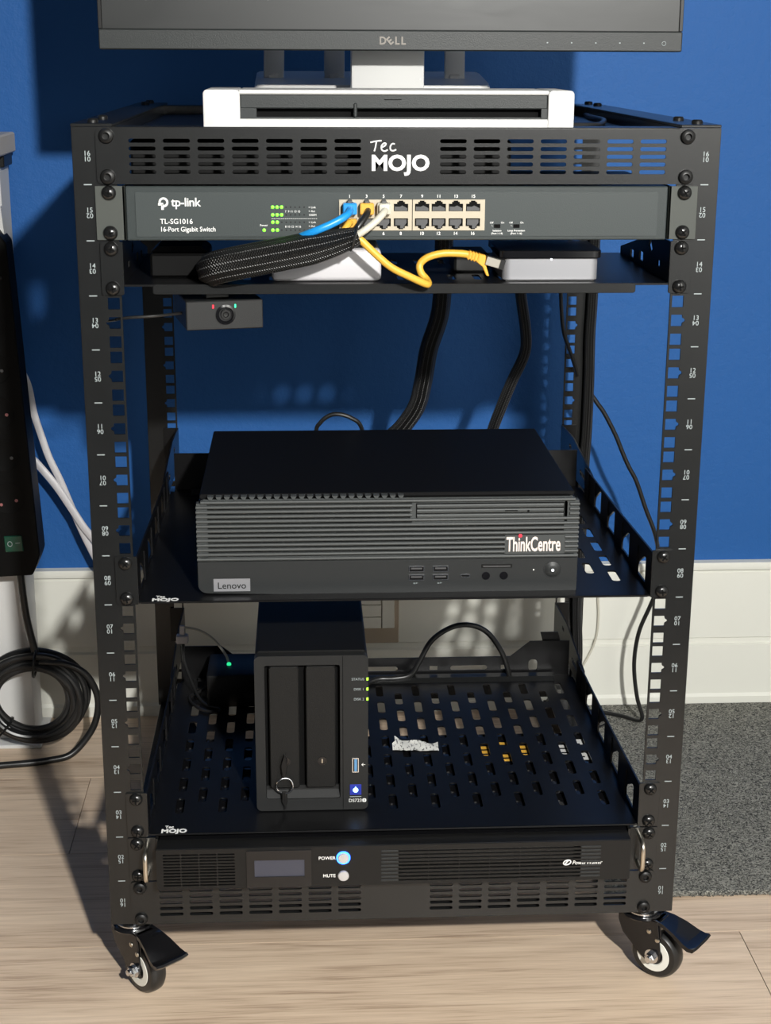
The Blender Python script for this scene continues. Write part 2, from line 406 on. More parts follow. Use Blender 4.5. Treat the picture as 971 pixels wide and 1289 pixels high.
# top and bottom frame
for s in (-1, 1):
    x0, x1 = sorted((s*228, s*261)); g = G()
    g.box(x0, x1, 3, 545, 711.5, 714, bev=0.5)
    a0, a1 = sorted((s*228, s*230)); g.box(a0, a1, 6, 542, 700, 711.5)
    part('side_rail', g, POWDER, rack)
    a0, a1 = sorted((s*224, s*257.5)); g = G(); g.box(a0, a1, 3, 543, 0.2, 2.5, bev=0.4); a2 = sorted((s*224, s*226)); g.box(a2[0], a2[1], 6, 540, 2.5, 26)
    part('side_rail', g, POWDER, rack)
g = G(); g.box(-227, 227, 2, 30, 709.5, 711.6, bev=0.4); part('cross_bar', g, POWDER, rack)
g = G(); g.box(-228, 228, 506, 540, 702, 712, bev=1); part('cross_bar', g, POWDER, rack)
g = G(); g.box(-224, 224, 8, 12, 0.2, 13, bev=0.5); part('cross_bar', g, POWDER, rack)
g = G(); g.box(-224, 224, 506, 540, 0.2, 24, bev=1); part('cross_bar', g, POWDER, rack)
g = G(); g.box(-227, 227, 31, 505, 701, 703, bev=0.4); part('top_plate', g, SHELFM, rack)
# screws: shared meshes
def cap_screw():
    g = G(); g.lathe([(0, 0), (5.9, 0), (6.0, 1.2), (5.4, 2.8), (4.0, 3.7), (2.9, 3.9), (2.5, 3.7), (2.5, 1.0), (0, 0.9)], 28)
    return g.mesh(TOY)
def cross_screw():
    g = G(); g.lathe([(0, 0), (5.9, 0), (5.9, 0.8), (5.2, 2.4), (3.8, 3.6), (2.0, 4.2), (0, 4.35)], 28)
    for a in (0, PI/2): g.box(-3.0, 3.0, -0.65, 0.65, 3.2, 4.42, M=Rz(a), mi=1)
    return g.mesh(TOY)
CAP = cap_screw(); CAP.materials.append(BPLAST); CAP.name = 'screw'
CRS = cross_screw(); CRS.materials.append(NICKEL); CRS.materials.append(DARK); CRS.name = 'screw'
def screws(parent, u, me, y=-2.0, dx=232.5):
    for s in (-1, 1):
        for h in (6.35, 38.1):
            place('screw', me, parent, T(s*dx, y, (u-1)*U+h) @ Ry(random.uniform(0, PI)))
g = G(); g.lathe([(0, 0), (4.6, 0), (4.6, 2.0), (3.6, 3.2), (0, 3.4)], 20); BOLT = g.mesh(); BOLT.materials.append(BPLAST); BOLT.name = 'bolt'
for s in (-1, 1):
    for y in (24, 90, 470, 525): place('bolt', BOLT, rack, T(s*246, y, 714))
# castors (local: rolls along +X, axle along Y, floor at z = 0)
def castor(px, py, rz):
    M = T(px, py, FL) @ Rz(rz)
    g = G()
    g.lathe([(0, 60), (18, 60), (19, 61.5), (18, 63.5), (0, 63.5)], 28)
    for s in (-1, 1):
        pl = [(-19, 62), (-19, 52), (-14, 40), (6, 22), (12, 18.5), (19, 17), (26, 21), (27, 28), (25, 42), (22, 62)]
        g.prism(pl, s*10.6-0.9, s*10.6+0.9, axis='y', bev=0.4)
    g.box(-18, 22, -11, 11, 59.5, 62, bev=0.6)
    ca = part('castor', g, GLOSS, rack, M=M)
    g = G(); g.lathe([(14.5, 63.5), (15.5, 64.2), (15.5, 66), (14.5, 67)], 28); g.lathe([(0, 63), (12, 63), (12, 75), (0, 75)], 20)
    part('bearing_ring', g, CHROME, ca, M=M)
    wc = M @ T(18, 0, 25) @ Rx(PI/2)
    g = G(); g.lathe([(12, -8.6), (17, -8.8), (22, -8.2), (24.4, -5.5), (25, -2), (25, 2), (24.4, 5.5), (22, 8.2), (17, 8.8), (12, 8.6)], 40)
    wh = part('wheel', g, RUBBER, ca, M=wc)
    g = G()
    for s in (-1, 1): g.lathe([(9.5, s*8.0), (10.5, s*9.3), (16.5, s*9.3), (17.2, s*8.3)], 36)
    part('hub_ring', g, HUBW, ca, M=wc)
    g = G(); g.lathe([(0, -10), (9.5, -8.8), (9.5, 8.8), (0, 10)], 28); part('hub', g, BPLAST, ca, M=wc)
    g = G(); g.lathe([(0, 10.8), (7.0, 11.2), (7.0, 12.2), (0, 12.4)], 20); g.lathe([(0, 12), (5.2, 12), (5.2, 16.5), (4.2, 17.5), (0, 17.6)], 6); g.lathe([(0, 17), (2.8, 17), (2.8, 20), (0, 20.3)], 14)
    g.lathe([(0, -15), (5.0, -14.8), (5.2, -12), (0, -11.5)], 6)
    part('axle_nut', g, CHROME, ca, M=wc)
    for x, z in ((14, 50), (23.0, 43.5)):
        for s in (-1, 1):
            g = G(); g.lathe([(0, 0), (2.4, 0), (2.2, 1.0), (1.2, 1.5), (0, 1.5)], 14, M=T(x, s*11.3, z) @ Rx(-s*PI/2)); part('rivet', g, STEEL, ca, M=M)
    sec = [(16, 62), (28, 61), (40, 57), (52, 51), (58, 49.5), (62, 50.2), (63.5, 48.6), (61.5, 46), (56, 45.6), (50, 47.2), (39, 53.4), (27, 57.5), (16, 58.5)]
    g = G(); b = bmesh.new(); N = len(sec); rows = []
    for y in (-1, -0.6, 0, 0.6, 1):
        rows.append([b.verts.new((x, y*(10.5+7*min(1, max(0, (x-22)/34))), z+(1.2 if abs(y) == 1 else 0))) for x, z in sec])
    for A, B in zip(rows, rows[1:]):
        for i in range(N): b.faces.new((A[i], A[(i+1) % N], B[(i+1) % N], B[i]))
    b.faces.new(rows[0]); b.faces.new(rows[-1][::-1]); bmesh.ops.recalc_face_normals(b, faces=b.faces[:]); g._take(b)
    g.prism([(18, 62), (24, 62), (26, 42), (22, 36), (18, 40)], -9.5, 9.5, axis='y', bev=0.6)
    part('brake_pedal', g, GLOSS, ca, M=M)
castor(-244, 24, math.radians(-50)); castor(238, 24, math.radians(-40))
castor(-240, 520, math.radians(-75)); castor(240, 520, math.radians(-50))

# ---------------------------------------------------------------- vented blanking panels
def slot(x0, x1, z, h): return rrect(x0, x1, z-h/2, z+h/2, h/2-0.01, 4)
def vent_panel(u, label, logo):
    z0 = (u-1)*U
    t = thing('vent_panel', label, 'rack panel', (0, 0, z0+0.4), 0, 'vented rack panels')
    holes = []
    for k in range(7):
        for r in range(5):
            for a in (-215.4+27.2*k, 32.4+27.0*k): holes.append(slot(a, a+21.4, z0+34.3-6.05*r, 3.2))
    g = G(); g.add_mesh(cut_plate(rrect(-241.3, 241.3, z0+0.5, z0+U-0.6, 4), holes, 1.6), T(0, -1.0, 0) @ XZ)
    g.box(-222, 222, -0.6, 12, z0+U-2.1, z0+U-0.7, bev=0.3); g.box(-222, 222, -0.6, 12, z0+0.6, z0+2.0, bev=0.3)
    part('panel', g, POWDER, t)
    screws(t, u, CAP)
    if logo:
        text('lettering', t, 'MOJO', 16.8, 0.6, -1.85, z0+11.6, align='CENTER', bold=0.034, cx=1.05, thick=0.08)
        g = G()   # handwritten Tec
        def stroke(p): g.tube([(x, -1.9, z0+z) for x, z in p], 0.62, n=6, sub=4)
        stroke([(-23.5, 33.2), (-19, 34.2), (-14.5, 34.6)]); stroke([(-18.7, 34.2), (-19.4, 30), (-20.4, 26.4)])
        stroke([(-14.6, 29.3), (-12, 30.6), (-11, 32.2), (-12.6, 32.6), (-14.6, 30.6), (-14.4, 27.6), (-12, 26.4), (-9.6, 27.6)])
        stroke([(-4.0, 32.0), (-6.0, 32.2), (-7.6, 30), (-7.2, 27.4), (-5.0, 26.8), (-2.8, 27.8)])
        part('lettering', g, PRINT, t)
    return t
vent_panel(16, 'black vented rack panel at the very top with white lettering in its middle', True)
vent_panel(1, 'black vented rack panel at the very bottom of the rack, without lettering', False)

g = G(); g.box(-219, 96, 44, 190, 667, 699.5, bev=2)  # black box added behind the top panel so its slots look dark
for i in range(4): g.box(-140+34*i, -120+34*i, 42.6, 44.4, 672, 678)
lone('slot_dark_backing', g, mat('matt_black_strip', (0.0028, 0.0028, 0.0028), 0.5, spec=0.12), 'added black box behind the top panel that keeps its slots dark', 'dark backing')
# ---------------------------------------------------------------- network switch
sw = thing('network_switch', 'grey rack mounted sixteen port network switch with green lights', 'network switch', (0, 80, 622.5))
g = G(); g.box(-219.5, 219, -1.5, 170, 622.6, 665.6, bev=0.8); part('chassis', g, SWM, sw)
g = G(); g.add_mesh(cut_plate(rrect(-211.7, 210.9, 625.8, 661, 1), [rect(-48.6, 69.4, 630.5, 655.3)], 0.8), T(0, -1.9, 0) @ XZ); part('face_plate', g, SWF, sw)
for s in (-1, 1):
    a0, a1 = sorted((s*220, s*243.5)); g = G(); g.box(a0, a1, -2, -0.2, 623, 665.8, bev=0.3); b0, b1 = sorted((s*220, s*222)); g.box(b0, b1, -2, 30, 623, 665.8, bev=0.3)
    part('mounting_ear', g, EAR, sw)
screws(sw, 15, CRS)
PX = [-40.2, -26.5, -12.7, 1.3, 18.4, 31.9, 45.8, 59.8]
for a0, a1, cols in ((-48.6, 10.2, PX[:4]), (10.8, 69.4, PX[4:])):
    holes = []
    for x in cols:
        holes.append([(x-5.8, 645.9), (x+5.8, 645.9), (x+5.8, 651.9), (x+3.2, 651.9), (x+3.2, 653.4), (x+1.9, 653.4), (x+1.9, 654.4), (x-1.9, 654.4), (x-1.9, 653.4), (x-3.2, 653.4), (x-3.2, 651.9), (x-5.8, 651.9)])
        holes.append([(x-5.8, 633.9), (x-3.2, 633.9), (x-3.2, 632.4), (x-1.9, 632.4), (x-1.9, 631.5), (x+1.9, 631.5), (x+1.9, 632.4), (x+3.2, 632.4), (x+3.2, 633.9), (x+5.8, 633.9), (x+5.8, 640.3), (x-5.8, 640.3)])
    g = G(); g.add_mesh(cut_plate(rect(a0, a1, 630.6, 655.2), holes, 1.6), T(0, -2.6, 0) @ XZ); pb = part('port_block', g, CREAM, sw)
    for x in cols:
        for top in (1, 0):
            z0 = 645.6 if top else 631.2; g = G()
            g.box(x-6, x+6, -1.72, -1.5, z0, z0+9.3, mi=0)
            if top: g.prism([(x-5, 646.2), (x+5.2, 646.2), (x+5.2, 648.3), (x+1, 650.4), (x-1, 649.4), (x-5, 649.6)], -2.6, -1.8, mi=1)
            else: g.prism([(x-4.6, 639.4), (x+4.6, 639.4), (x+4.6, 636.6), (x+2.6, 634.0), (x+2.2, 632.2), (x-0.5, 632.2), (x-0.5, 634.6), (x-4.6, 634.8)], -2.6, -1.8, mi=1)
            part('port', g, [DARK, GREYP], pb)
for i, x in enumerate(PX):
    text('lettering', sw, str(2*i+1), 3.6, x, -2.35, 656.6, align='CENTER', thick=0.05, bold=0.01)
    if i >= 2: text('lettering', sw, str(2*i+2), 3.6, x, -2.35, 626.9, align='CENTER', thick=0.05, bold=0.01)
# lights
LX = [-102.2+3.62*i for i in range(8)]
g = G(); ROWS = ((649.2, 3), (643.1, 3), (637.2, 2), (630.9, 2))
def led_disc(x, z, r): g.lathe([(0, 0.3), (r*0.6, 0.28), (r, 0)], 12, M=T(x, -2.35, z) @ TOY)
for z, n in ROWS:
    for i in range(n): led_disc(LX[i], z, 1.35)
led_disc(-109.2, 630.9, 1.35)
part('indicator_lights', g, GREEN, sw)
g = G()
for z, n in ROWS:
    for i in range(n, 8): g.box(LX[i]-0.55, LX[i]+0.55, -2.42, -2.3, z-0.55, z+0.55)
part('unlit_lights', g, BPLAST, sw)
for x, z, s, sz in ((-109.4, 634.0, 'Power', 2.4), (LX[3]-1, 645.0, '7  9 11 13 15', 2.3), (LX[3]-1, 632.9, '8 10 12 14 16', 2.3), (-73.3, 648.3, '= Link', 2.3), (-73.3, 645.2, '= Act', 2.3), (-73.3, 642.2, '1000M', 2.3), (-73.3, 636.4, '= Link', 2.3), (-73.3, 633.3, '= Act', 2.3), (-73.3, 630.3, '1000M', 2.3)):
    text('lettering', sw, s, sz, x, -2.35, z, align='CENTER' if s == 'Power' else 'LEFT', thick=0.04)
g = G()
for i in range(24): g.box(-103+1.55*i, -102.2+1.55*i, -2.4, -2.3, 639.8, 640.2)
part('dotted_line', g, PRINT, sw)
text('lettering', sw, 'tp-link', 9.6, -183.2, -2.35, 650.0, thick=0.06, bold=0.012, spacing=0.95)
g = G(); g.tube([(-189.4+3.1*math.cos(a), -2.4, 653.0+3.1*math.sin(a)) for a in [PI-1.5*PI*k/10 for k in range(11)]], 0.95, n=6, sub=3, flat=1)
g.box(-193.6, -189.6, -2.5, -2.35, 650.6, 652.6); g.box(-191.2, -189.2, -2.5, -2.35, 647.2, 651.4)
part('emblem', g, PRINT, sw)
text('lettering', sw, 'TL-SG1016', 5.7, -192.6, -2.35, 636.0, thick=0.05, bold=0.004)
text('lettering', sw, '16-Port Gigabit Switch', 5.4, -192.8, -2.35, 629.9, thick=0.05, bold=0.004, cx=0.90)
for x, l1, l2 in ((79.8, 'Isolation', '(Port 1-14)'), (95.6, 'Loop Prevention', '(Port 1-16)')):
    g = G(); g.box(x-2.6, x+2.6, -2.5, -2.2, 632.4, 635.4, bev=0.1); g.box(x-0.2, x+1.8, -3.1, -2.4, 632.9, 634.9, bev=0.1); part('dip_switch', g, DARK, sw)
    text('lettering', sw, l1, 2.1, x, -2.35, 629.6, align='CENTER', thick=0.04, bold=0.01); text('lettering', sw, l2, 2.1, x, -2.35, 627.3, align='CENTER', thick=0.04, bold=0.01)
    text('lettering', sw, 'Off', 2.1, x-4.6, -2.35, 636.0, align='CENTER', thick=0.04); text('lettering', sw, 'On', 2.1, x+4.4, -2.35, 636.0, align='CENTER', thick=0.04)
    text('lettering', sw, '\u2514', 2.4, x-4.4, -2.35, 633.0, align='CENTER', thick=0.04)

# ---------------------------------------------------------------- shallow shelf below the switch
s14 = thing('rack_shelf', 'shallow black rack shelf under the switch carrying the white and the silver box', 'rack shelf', (0, 0, 578.2), 0, 'rack shelves')
holes = []
for k in range(-7, 8):
    for y0 in (24, 126): holes.append([(a, c) for a, c in rrect(k*21.5+4-3.2, k*21.5+4+3.2, y0, y0+30, 3)])
g = G(); g.add_mesh(cut_plate(rect(-224, 224, -1, 205), holes, 1.6), T(0, 0, 586.2))
part('tray', g, SHELFM, s14)
g = G(); g.prism(rrect(-200.5, 196.2, 579.0, 587.2, 2.2), -1.6, 0.2, bev=0.3); part('front_lip', g, POWDER, s14)
for s in (-1, 1):
    poly = rect(0, 205, 586, 621)
    poly = [(-1, 586), (200, 586), (200, 594), (60, 621), (-1, 621)]
    hl = [rect(34, 44, 596, 601), [(64, 607), (72, 615), (80, 609), (72, 603)], rect(100, 116, 592, 600), rect(140, 154, 590, 597)]
    g = G(); g.add_mesh(cut_plate(poly, hl, 1.6), T(s*224.2, 0, 0) @ YZ); part('side_wall', g, SHELFM, s14)
    a0, a1 = sorted((s*223.5, s*241.6)); g = G(); g.prism(rrect(a0, a1, 578.6, 621.6, 1.5), -2, -0.2, bev=0.2); part('mounting_flange', g, POWDER, s14)
screws(s14, 14, CRS)

# ---------------------------------------------------------------- deep shelves
def deep_shelf(u, label):
    z0 = (u-1)*U; z = z0+1.6
    t = thing('rack_shelf', label, 'rack shelf', (0, 180, z0+0.2), 0, 'rack shelves')
    holes = []
    for r in range(15):
        y = 54+22.1*r
        if y > 335: break
        off = 1.5 if r % 2 == 0 else 21.5
        for k in range(-6, 7):
            x = off+40*k
            if abs(x) < 212 and not (u == 8 and x < -150): holes.append(rrect(x-4, x+4, y-15, y+15, 3, 3))
    g = G(); g.add_mesh(cut_plate(rect(-223, 223, 0, 352), holes, 1.5), T(0, 0, z)); g.box(-221, 221, -0.4, 1.0, z0+0.6, z+0.75, bev=0.3)
    part('tray', g, SHELFM, t)
    # raised rear step and rear lip with slots and ears
    g = G(); g.prism([(340, z+0.7), (345, z+5), (356, z+5), (356, z+0.7)], -200, 200, axis='x'); part('rear_step', g, POWDER, t)
    zl = z+6
    hl = [slot(a, b, z+10, 6) for a, b in ((84, 126), (24-42, 24), (-84-42, -84))]+[rect(c-4.5, c+4.5, z+7.5, z+13) for c in (65, 146, -65, -146)]+[rrect(c-5, c+5, z+5, z+19, 4) for c in (178, -178)]
    out = [(-219, z), (219, z), (219, z+41), (174, z+41), (152, z+23), (-152, z+23), (-174, z+41), (-219, z+41)]
    g = G(); g.add_mesh(cut_plate(out, hl, 1.6), T(0, 361, 0) @ XZ); g.box(-219, 219, 352, 361, z-0.7, z+0.7); part('rear_lip', g, SHELFM, t)
    for s in (-1, 1):
        top = [(0, z+40.5), (145, z+34), (330, z+29), (330, z)]
        hl = []
        for h in (22, 93, 164, 235): hl.append([(h, z+5), (h+38, z+3.5), (h+31, z+14), (h+7, z+27), (h, z+28)])
        g = G(); g.add_mesh(cut_plate([(0, z)]+top[::-1], [p[::-1] for p in hl], 1.6), T(s*223.4, 0, 0) @ YZ)
        for h in (52, 123, 194, 265, 300): g.box(s*222.4-0.9, s*222.4+0.9, h, h+1.4, z+3, z+30)
        part('side_wall', g, SHELFM, t)
        a0, a1 = sorted((s*222.6, s*241.6)); g = G(); g.prism(rrect(a0, a1, z0+0.5, z0+U-0.6, 1.5), -2, -0.2, bev=0.2); part('mounting_flange', g, POWDER, t)
        g = G(); g.add_mesh(cut_plate([(300, z+2), (498, z-6), (501, z-6), (501, z+36), (420, z+40), (300, z+28)], [slot(340, 372, z+14, 6), slot(430, 444, z+26, 5)], 1.6), T(s*225.6, 0, 0) @ YZ)
        a0, a1 = sorted((s*224.8, s*242)); g.box(a0, a1, 500, 502, z-6, z+36)
        part('rear_bracket', g, SHELFM, t)
    if u == 3:
        g = G(); g.prism([(186, 141), (206, 141), (220, 96), (198, 96)], 363.5, 365, axis='y'); part('bracket_tab', g, SHELFM, t)
    screws(t, u, CRS)
    # slanted print on the tray: maker's word lying flat by the front edge
    me = text_mesh('MOJO', 9.6, thick=0.05, bold=0.045, cx=0.90, align='LEFT'); part('lettering', me, PRINT, t, M=T(-212, 1.6, z+0.82))
    me = text_mesh('Tec', 6.5, thick=0.05, bold=0.03, cx=0.8); part('lettering', me, PRINT, t, M=T(-209, 10.2, z+0.82))
    return t
deep_shelf(8, 'deep black rack shelf in the middle of the rack under the desktop computer')
deep_shelf(3, 'deep black slotted rack shelf near the bottom under the two bay storage box')

# ---------------------------------------------------------------- things on the shallow shelf
t = thing('network_box', 'small white plastic box on the shallow shelf behind the braided cable bundle', 'network box', (-59, 60, 587))
g = G(); g.box(-104.3, -13.6, 12, 108, 587.3, 613.4, bev=4, seg=3); part('case', g, WHITE2, t)
g = G(); g.box(-100, -18, 16, 104, 587, 588.2); part('base', g, BPLAST, t)
t = thing('media_box', 'small silver box with black lid and white light on the shallow shelf', 'network box', (127, 55, 587))
g = G(); g.prism(rrect(87.2, 167, 12, 94, 6), 588.0, 606.2, axis='z', bev=0.5); part('case', g, SILVER, t)
g = G(); g.prism(rrect(84, 169.5, 9, 97, 7), 606.2, 612.5, axis='z', bev=0.6); part('lid', g, GLOSS, t)
g = G(); g.box(90, 164, 14, 92, 587, 588.4); part('foot', g, BPLAST, t)
g = G(); g.lathe([(0, 0.6), (0.7, 0.5), (0.8, 0)], 10, M=T(127.5, 11.9, 605.2) @ TOY); part('indicator_light', g, WHL, t)
# black tray / adapter pieces lying at the left of that shelf
g = G(); g.box(-206, -158, 40, 112, 587, 607, bev=2); g.prism([(-206, 607), (-158, 607), (-164, 612), (-200, 612)], 50, 104, axis='y')
lone('power_adapter', g, mat('matt_black_strip', (0.0028,)*3, 0.5), 'black adapter block lying at the left end of the shallow shelf', 'adapter')
g = G(); g.box(52, 82, 66, 112, 587, 604, bev=2)
lone('power_adapter', g, BPLAST, 'small black plug adapter lying left of the silver box', 'adapter')

# ---------------------------------------------------------------- sensor box hung under the shallow shelf
ang = math.radians(12)
se = thing('sensor_box', 'small black sensor camera with red and green lights hanging under the shallow shelf', 'camera', (-146, 22, 546), ang)
g = G(); g.box(-32, 32, -14, 62, 2.5, 26.5, bev=0.8); part('case', g, NASM, se, local=True)
g = G(); g.box(-14, 6, -2, 20, 26.5, 33.2, bev=1); part('clip', g, BPLAST, se, local=True)
g = G(); g.lathe([(8.2, 0), (8.2, 1.6), (6.4, 2.0), (6.0, 1.0), (5.6, 0.6), (0, 0.4)], 30, M=T(0.6, -14, 15) @ TOY); ln = part('lens', g, GLOSS, se, local=True)
g = G(); g.lathe([(4.2, 1.2), (4.0, 2.2), (2.4, 2.2), (1.8, 1.2), (0, 1.0)], 24, M=T(0.6, -14, 15) @ TOY); part('lens_ring', g, BPLAST, ln, local=True)
for x, ma, nm in ((-9.6, RED, 'red light'), (8.8, TEAL, 'green light')):
    g = G(); g.box(x-0.7, x+0.7, -14.4, -13.8, 20.2, 23.2, bev=0.3); part('indicator_light', g, ma, se, local=True, label=nm)
g = G(); g.tube([(-176, 26, 560), (-190, 30, 557.5), (-206, 30, 556), (-222, 22, 556.5), (-232, 10, 557), (-233, 14, 556), (-246, 30, 552)], 1.3, n=8)
lone('sensor_cable', g, BLKC, 'thin black cable running from the sensor camera to the left post', 'cable')

# ---------------------------------------------------------------- patch cables at the switch
def plug(x, z, ma, down=False):
    g = G(); g.box(x-5.6, x+5.6, -13, -2.2, z-4.6, z+4.4, bev=0.8)
    return g
t = thing('patch_cable', 'blue network cable plugged into the first port of the switch', 'cable', (-60, -20, 600), 0, 'network cables at the switch')
g = plug(-40.2, 648.6, BLUEC); part('plug', g, BLUEC, t)
g = G(); g.box(-42.2, -38.2, -9, -2.8, 652.6, 655.2, bev=0.5); part('latch', g, GREYP, t)
g = G(); g.tube([(-40.2, -12, 648), (-41.5, -22, 646.5), (-46, -29, 643.5), (-56, -32, 638.5), (-68, -32, 633.5), (-80, -24, 628), (-96, 0, 619), (-112, 30, 613.5), (-122, 40, 608.5), (-134, 44, 600), (-142, 52, 592)], 3.1, n=12); part('cord', g, BLUEC, t)
t = thing('patch_cable', 'yellow and black booted network cable plugged into the third port of the switch', 'cable', (-30, -20, 620), 0, 'network cables at the switch')
g = plug(-26.5, 648.6, YELP); part('plug', g, YELP, t)
g = G(); g.box(-28.5, -24.5, -9, -2.8, 652.6, 655.2, bev=0.5); part('latch', g, GREYP, t)
g = G(); g.tube([(-25.6, -11, 647.6), (-27, -18, 645), (-30, -23, 641), (-34, -26, 636), (-38, -27, 630)], 2.7, n=12); part('cord', g, BLKC, t, label='black cord')
t = thing('patch_cable', 'cream network cable plugged into the fifth port of the switch', 'cable', (-20, -20, 620), 0, 'network cables at the switch')
g = plug(-12.7, 648.6, WHC); g.box(-17.2, -8.2, -17, -12, 644.4, 653, bev=1.5, seg=2); part('plug', g, WHC, t)
g = G(); g.box(-14.7, -10.7, -9, -2.8, 652.6, 655.2, bev=0.5); part('latch', g, GREYP, t)
g = G(); g.tube([(-11.8, -15, 648), (-14.5, -22, 645.5), (-20, -27, 640.5), (-28, -30, 634.5), (-36, -30, 629.6), (-44, -28, 627)], 2.9, n=12); part('cord', g, WHC, t)
t = thing('patch_cable', 'yellow network cable in the second port partly behind the black cord', 'cable', (-40, -20, 620), 0, 'network cables at the switch')
g = G(); g.box(-45.8, -34.6, -11, -2.2, 631.6, 640.4, bev=0.8); part('plug', g, YELP, t)
g = G(); g.tube([(-40, -9, 637), (-41, -14, 637.5), (-44, -19, 634), (-48, -20, 629), (-54, -20, 624)], 2.9, n=12); part('cord', g, YELC, t)
# braided sleeve
g = G(); g.tube([(-34, -27, 629.2), (-44, -27, 626), (-62, -27, 621), (-86, -26, 615.8), (-110, -24, 611), (-132, -20, 606.5), (-146, -12, 602.5), (-152, 4, 598.5), (-152, 24, 597)],
       lambda q: 6.5+6.6*min(1, q*3.2), n=30, sub=8, ripple=0.05, lobes=7)
lone('cable_sleeve', g, BRAID, 'black braided sleeve bundling the network cables below the switch', 'cable sleeve')
g = G()
for q in range(3): g.tube([(-37-q*0.6+8.4*math.sin(a)*0.25, -27+8.6*math.cos(a), 628+8.6*math.sin(a)-q) for a in [2*PI*k/14 for k in range(14)]], 0.9, n=6, sub=3, closed=True)
lone('cable_tie', g, BLKC, 'black tie wound round the right end of the braided sleeve', 'cable tie')
# yellow looping cable to the silver box
t = thing('patch_cable', 'yellow network cable looping over the shelf edge to the silver box', 'cable', (20, -15, 580), 0, 'network cables at the switch')
g = G(); g.tube([(-38, -26, 629), (-32, -26, 625.5), (-22, -26, 616), (-8, -25, 604), (8, -22, 595.5), (20, -17, 589.6), (23.4, -12, 588.5), (22.6, -5, 591), (18, -2, 596.5), (17.5, 0, 603), (24, 0, 608.6), (36, 0, 611.6), (50, 1, 611.4), (58, 2, 610.2)], 3.0, n=12); part('cord', g, YELC, t)
mm = T(57, 2, 610.4) @ Ry(math.radians(16))
g = G()
for i in range(4): g.box(i*2.6, i*2.6+1.7, -3.7, 3.7, -3.9, 3.9, bev=0.7)
g.box(-1, 12, -2.9, 2.9, -3.0, 3.0, bev=0.6); g.prism([(9, 3.4), (14, 3.6), (15.5, -3), (20, -9.5), (21.5, -12), (19, -12), (14, -6), (9, -4)], -3.2, 3.2, axis='y', bev=0.5)
part('boot', g, YELP, t, M=mm)
g = G(); g.box(15, 27, -4.6, 4.6, -3.8, 3.6, bev=0.4); part('plug', g, STEEL, t, M=mm, label='bare metal plug')
g = G(); g.prism([(24, -4), (31, -4), (31, 4), (24, 4)], -3.5, 6.5, axis='y'); part('socket_shroud', g, BPLAST, t, M=mm)

# ---------------------------------------------------------------- desktop computer
pc = thing('desktop_computer', 'dark grey flat desktop computer with ribbed front lying on the middle shelf', 'computer', (-6, 140, 313.4))
g = G(); g.prism(rrect(-171, 158.5, 314.6, 398.5, 5), 26, 262, axis='y', bev=1.2); part('case', g, BPLAST, pc)
def ch(r=9): return rrect(-172.4, 160.2, 314.6, 399.2, r, 5)
g = G(); g.prism(ch(), 19.5, 28, axis='y', bev=0.6); part('bezel_back', g, DARK, pc)
g = G(); g.prism([(-172.6, 343.6), (160.4, 343.6), (160.4, 322)]+[(160.4-8+8*math.cos(a), 322.6-8+8*math.sin(a)-0) for a in [0-PI/2*k/5 for k in range(6)]]+[(-172.6+8-8*math.sin(a), 322.6-8*math.cos(a)) for a in [PI/2*k/5 for k in range(6)]], 15.5, 26, axis='y', bev=0.5)
part('lower_bezel', g, PCM, pc)
zr = [345.6+4.28*i for i in range(13)]
g = G(); g2 = G()
for i, z in enumerate(zr):
    x0, x1 = -172.6, 160.4
    if i == 12: x0, x1 = -168.5, 156.5
    def rib(a, b):
        g.prism(rrect(15, 22, z-1.38, z+1.38, 1.2, 3), a, b, axis='x')
    if i in (9, 10, 11): rib(x0, 14); rib(152, x1)
    elif i in (1, 2, 3, 4): rib(x0, 95.6); rib(148.5, x1)
    else: rib(x0, x1)
# solid ends and full width rows behind the ribs
g.box(-172.2, -163, 17.2, 24, 343.5, 396); g.box(147.5, 160, 17.2, 24, 343.5, 396); g.box(-170, 157, 17.2, 24, 343.5, 347.5); g.box(-168, 156, 17.2, 24, 394, 399, bev=1.5)
g.box(12.5, 17, 16.2, 24, 379, 393.5); g.box(14, 150, 17.2, 24, 376, 395)
part('front_ribs', g, PCL, pc)
g = G(); g.box(95.6, 148.5, 15.8, 22, 347.8, 365); part('badge_plate', g, PCL, pc)
text('lettering', pc, 'ThinkCentre', 18.4, 97.0, 15.6, 350.4, LOGOW, cx=0.50, bold=0.02, thick=0.2)
g = G(); g.lathe([(0, 0.5), (1.7, 0.4), (1.7, 0)], 16, M=T(109.0, 15.2, 364.6) @ TOY); part('red_dot', g, REDDOT, pc)
g = G()
g.box(17.6, 147.2, 16.6, 20, 380.6, 394.4)
dr = part('optical_drive', g, DARK, pc)
g = G()
for z in (383.0, 387.4, 391.8): g.prism(rrect(15.4, 20, z-1.9, z+1.9, 1.2, 3), 18.4, 146.4, axis='x')
part('drive_front', g, PCL, dr)
g = G(); g.box(95, 106, 15.2, 15.6, 387.0, 387.8); g.lathe([(0, 0.3), (1.0, 0.2), (1.0, 0)], 10, M=T(115.5, 15.4, 387) @ TOY); part('eject_slot', g, DARK, dr)
g = G()
for i in range(24):
    x = -160+7.15*i; g.prism([(x-2.6, 401.6), (x+2.6, 401.6), (x+1.0, 398.8), (x-1.0, 398.8)], 17.5, 25, axis='y')
part('vent_teeth', g, PCL, pc)
g = G(); g.prism(rrect(-170, 157, 397.5, 402, 1.8), 25.5, 261, axis='y', bev=0.6); part('lid', g, mat('matt_black_lid', (0.004, 0.004, 0.0045), 0.5, spec=0.15), pc)
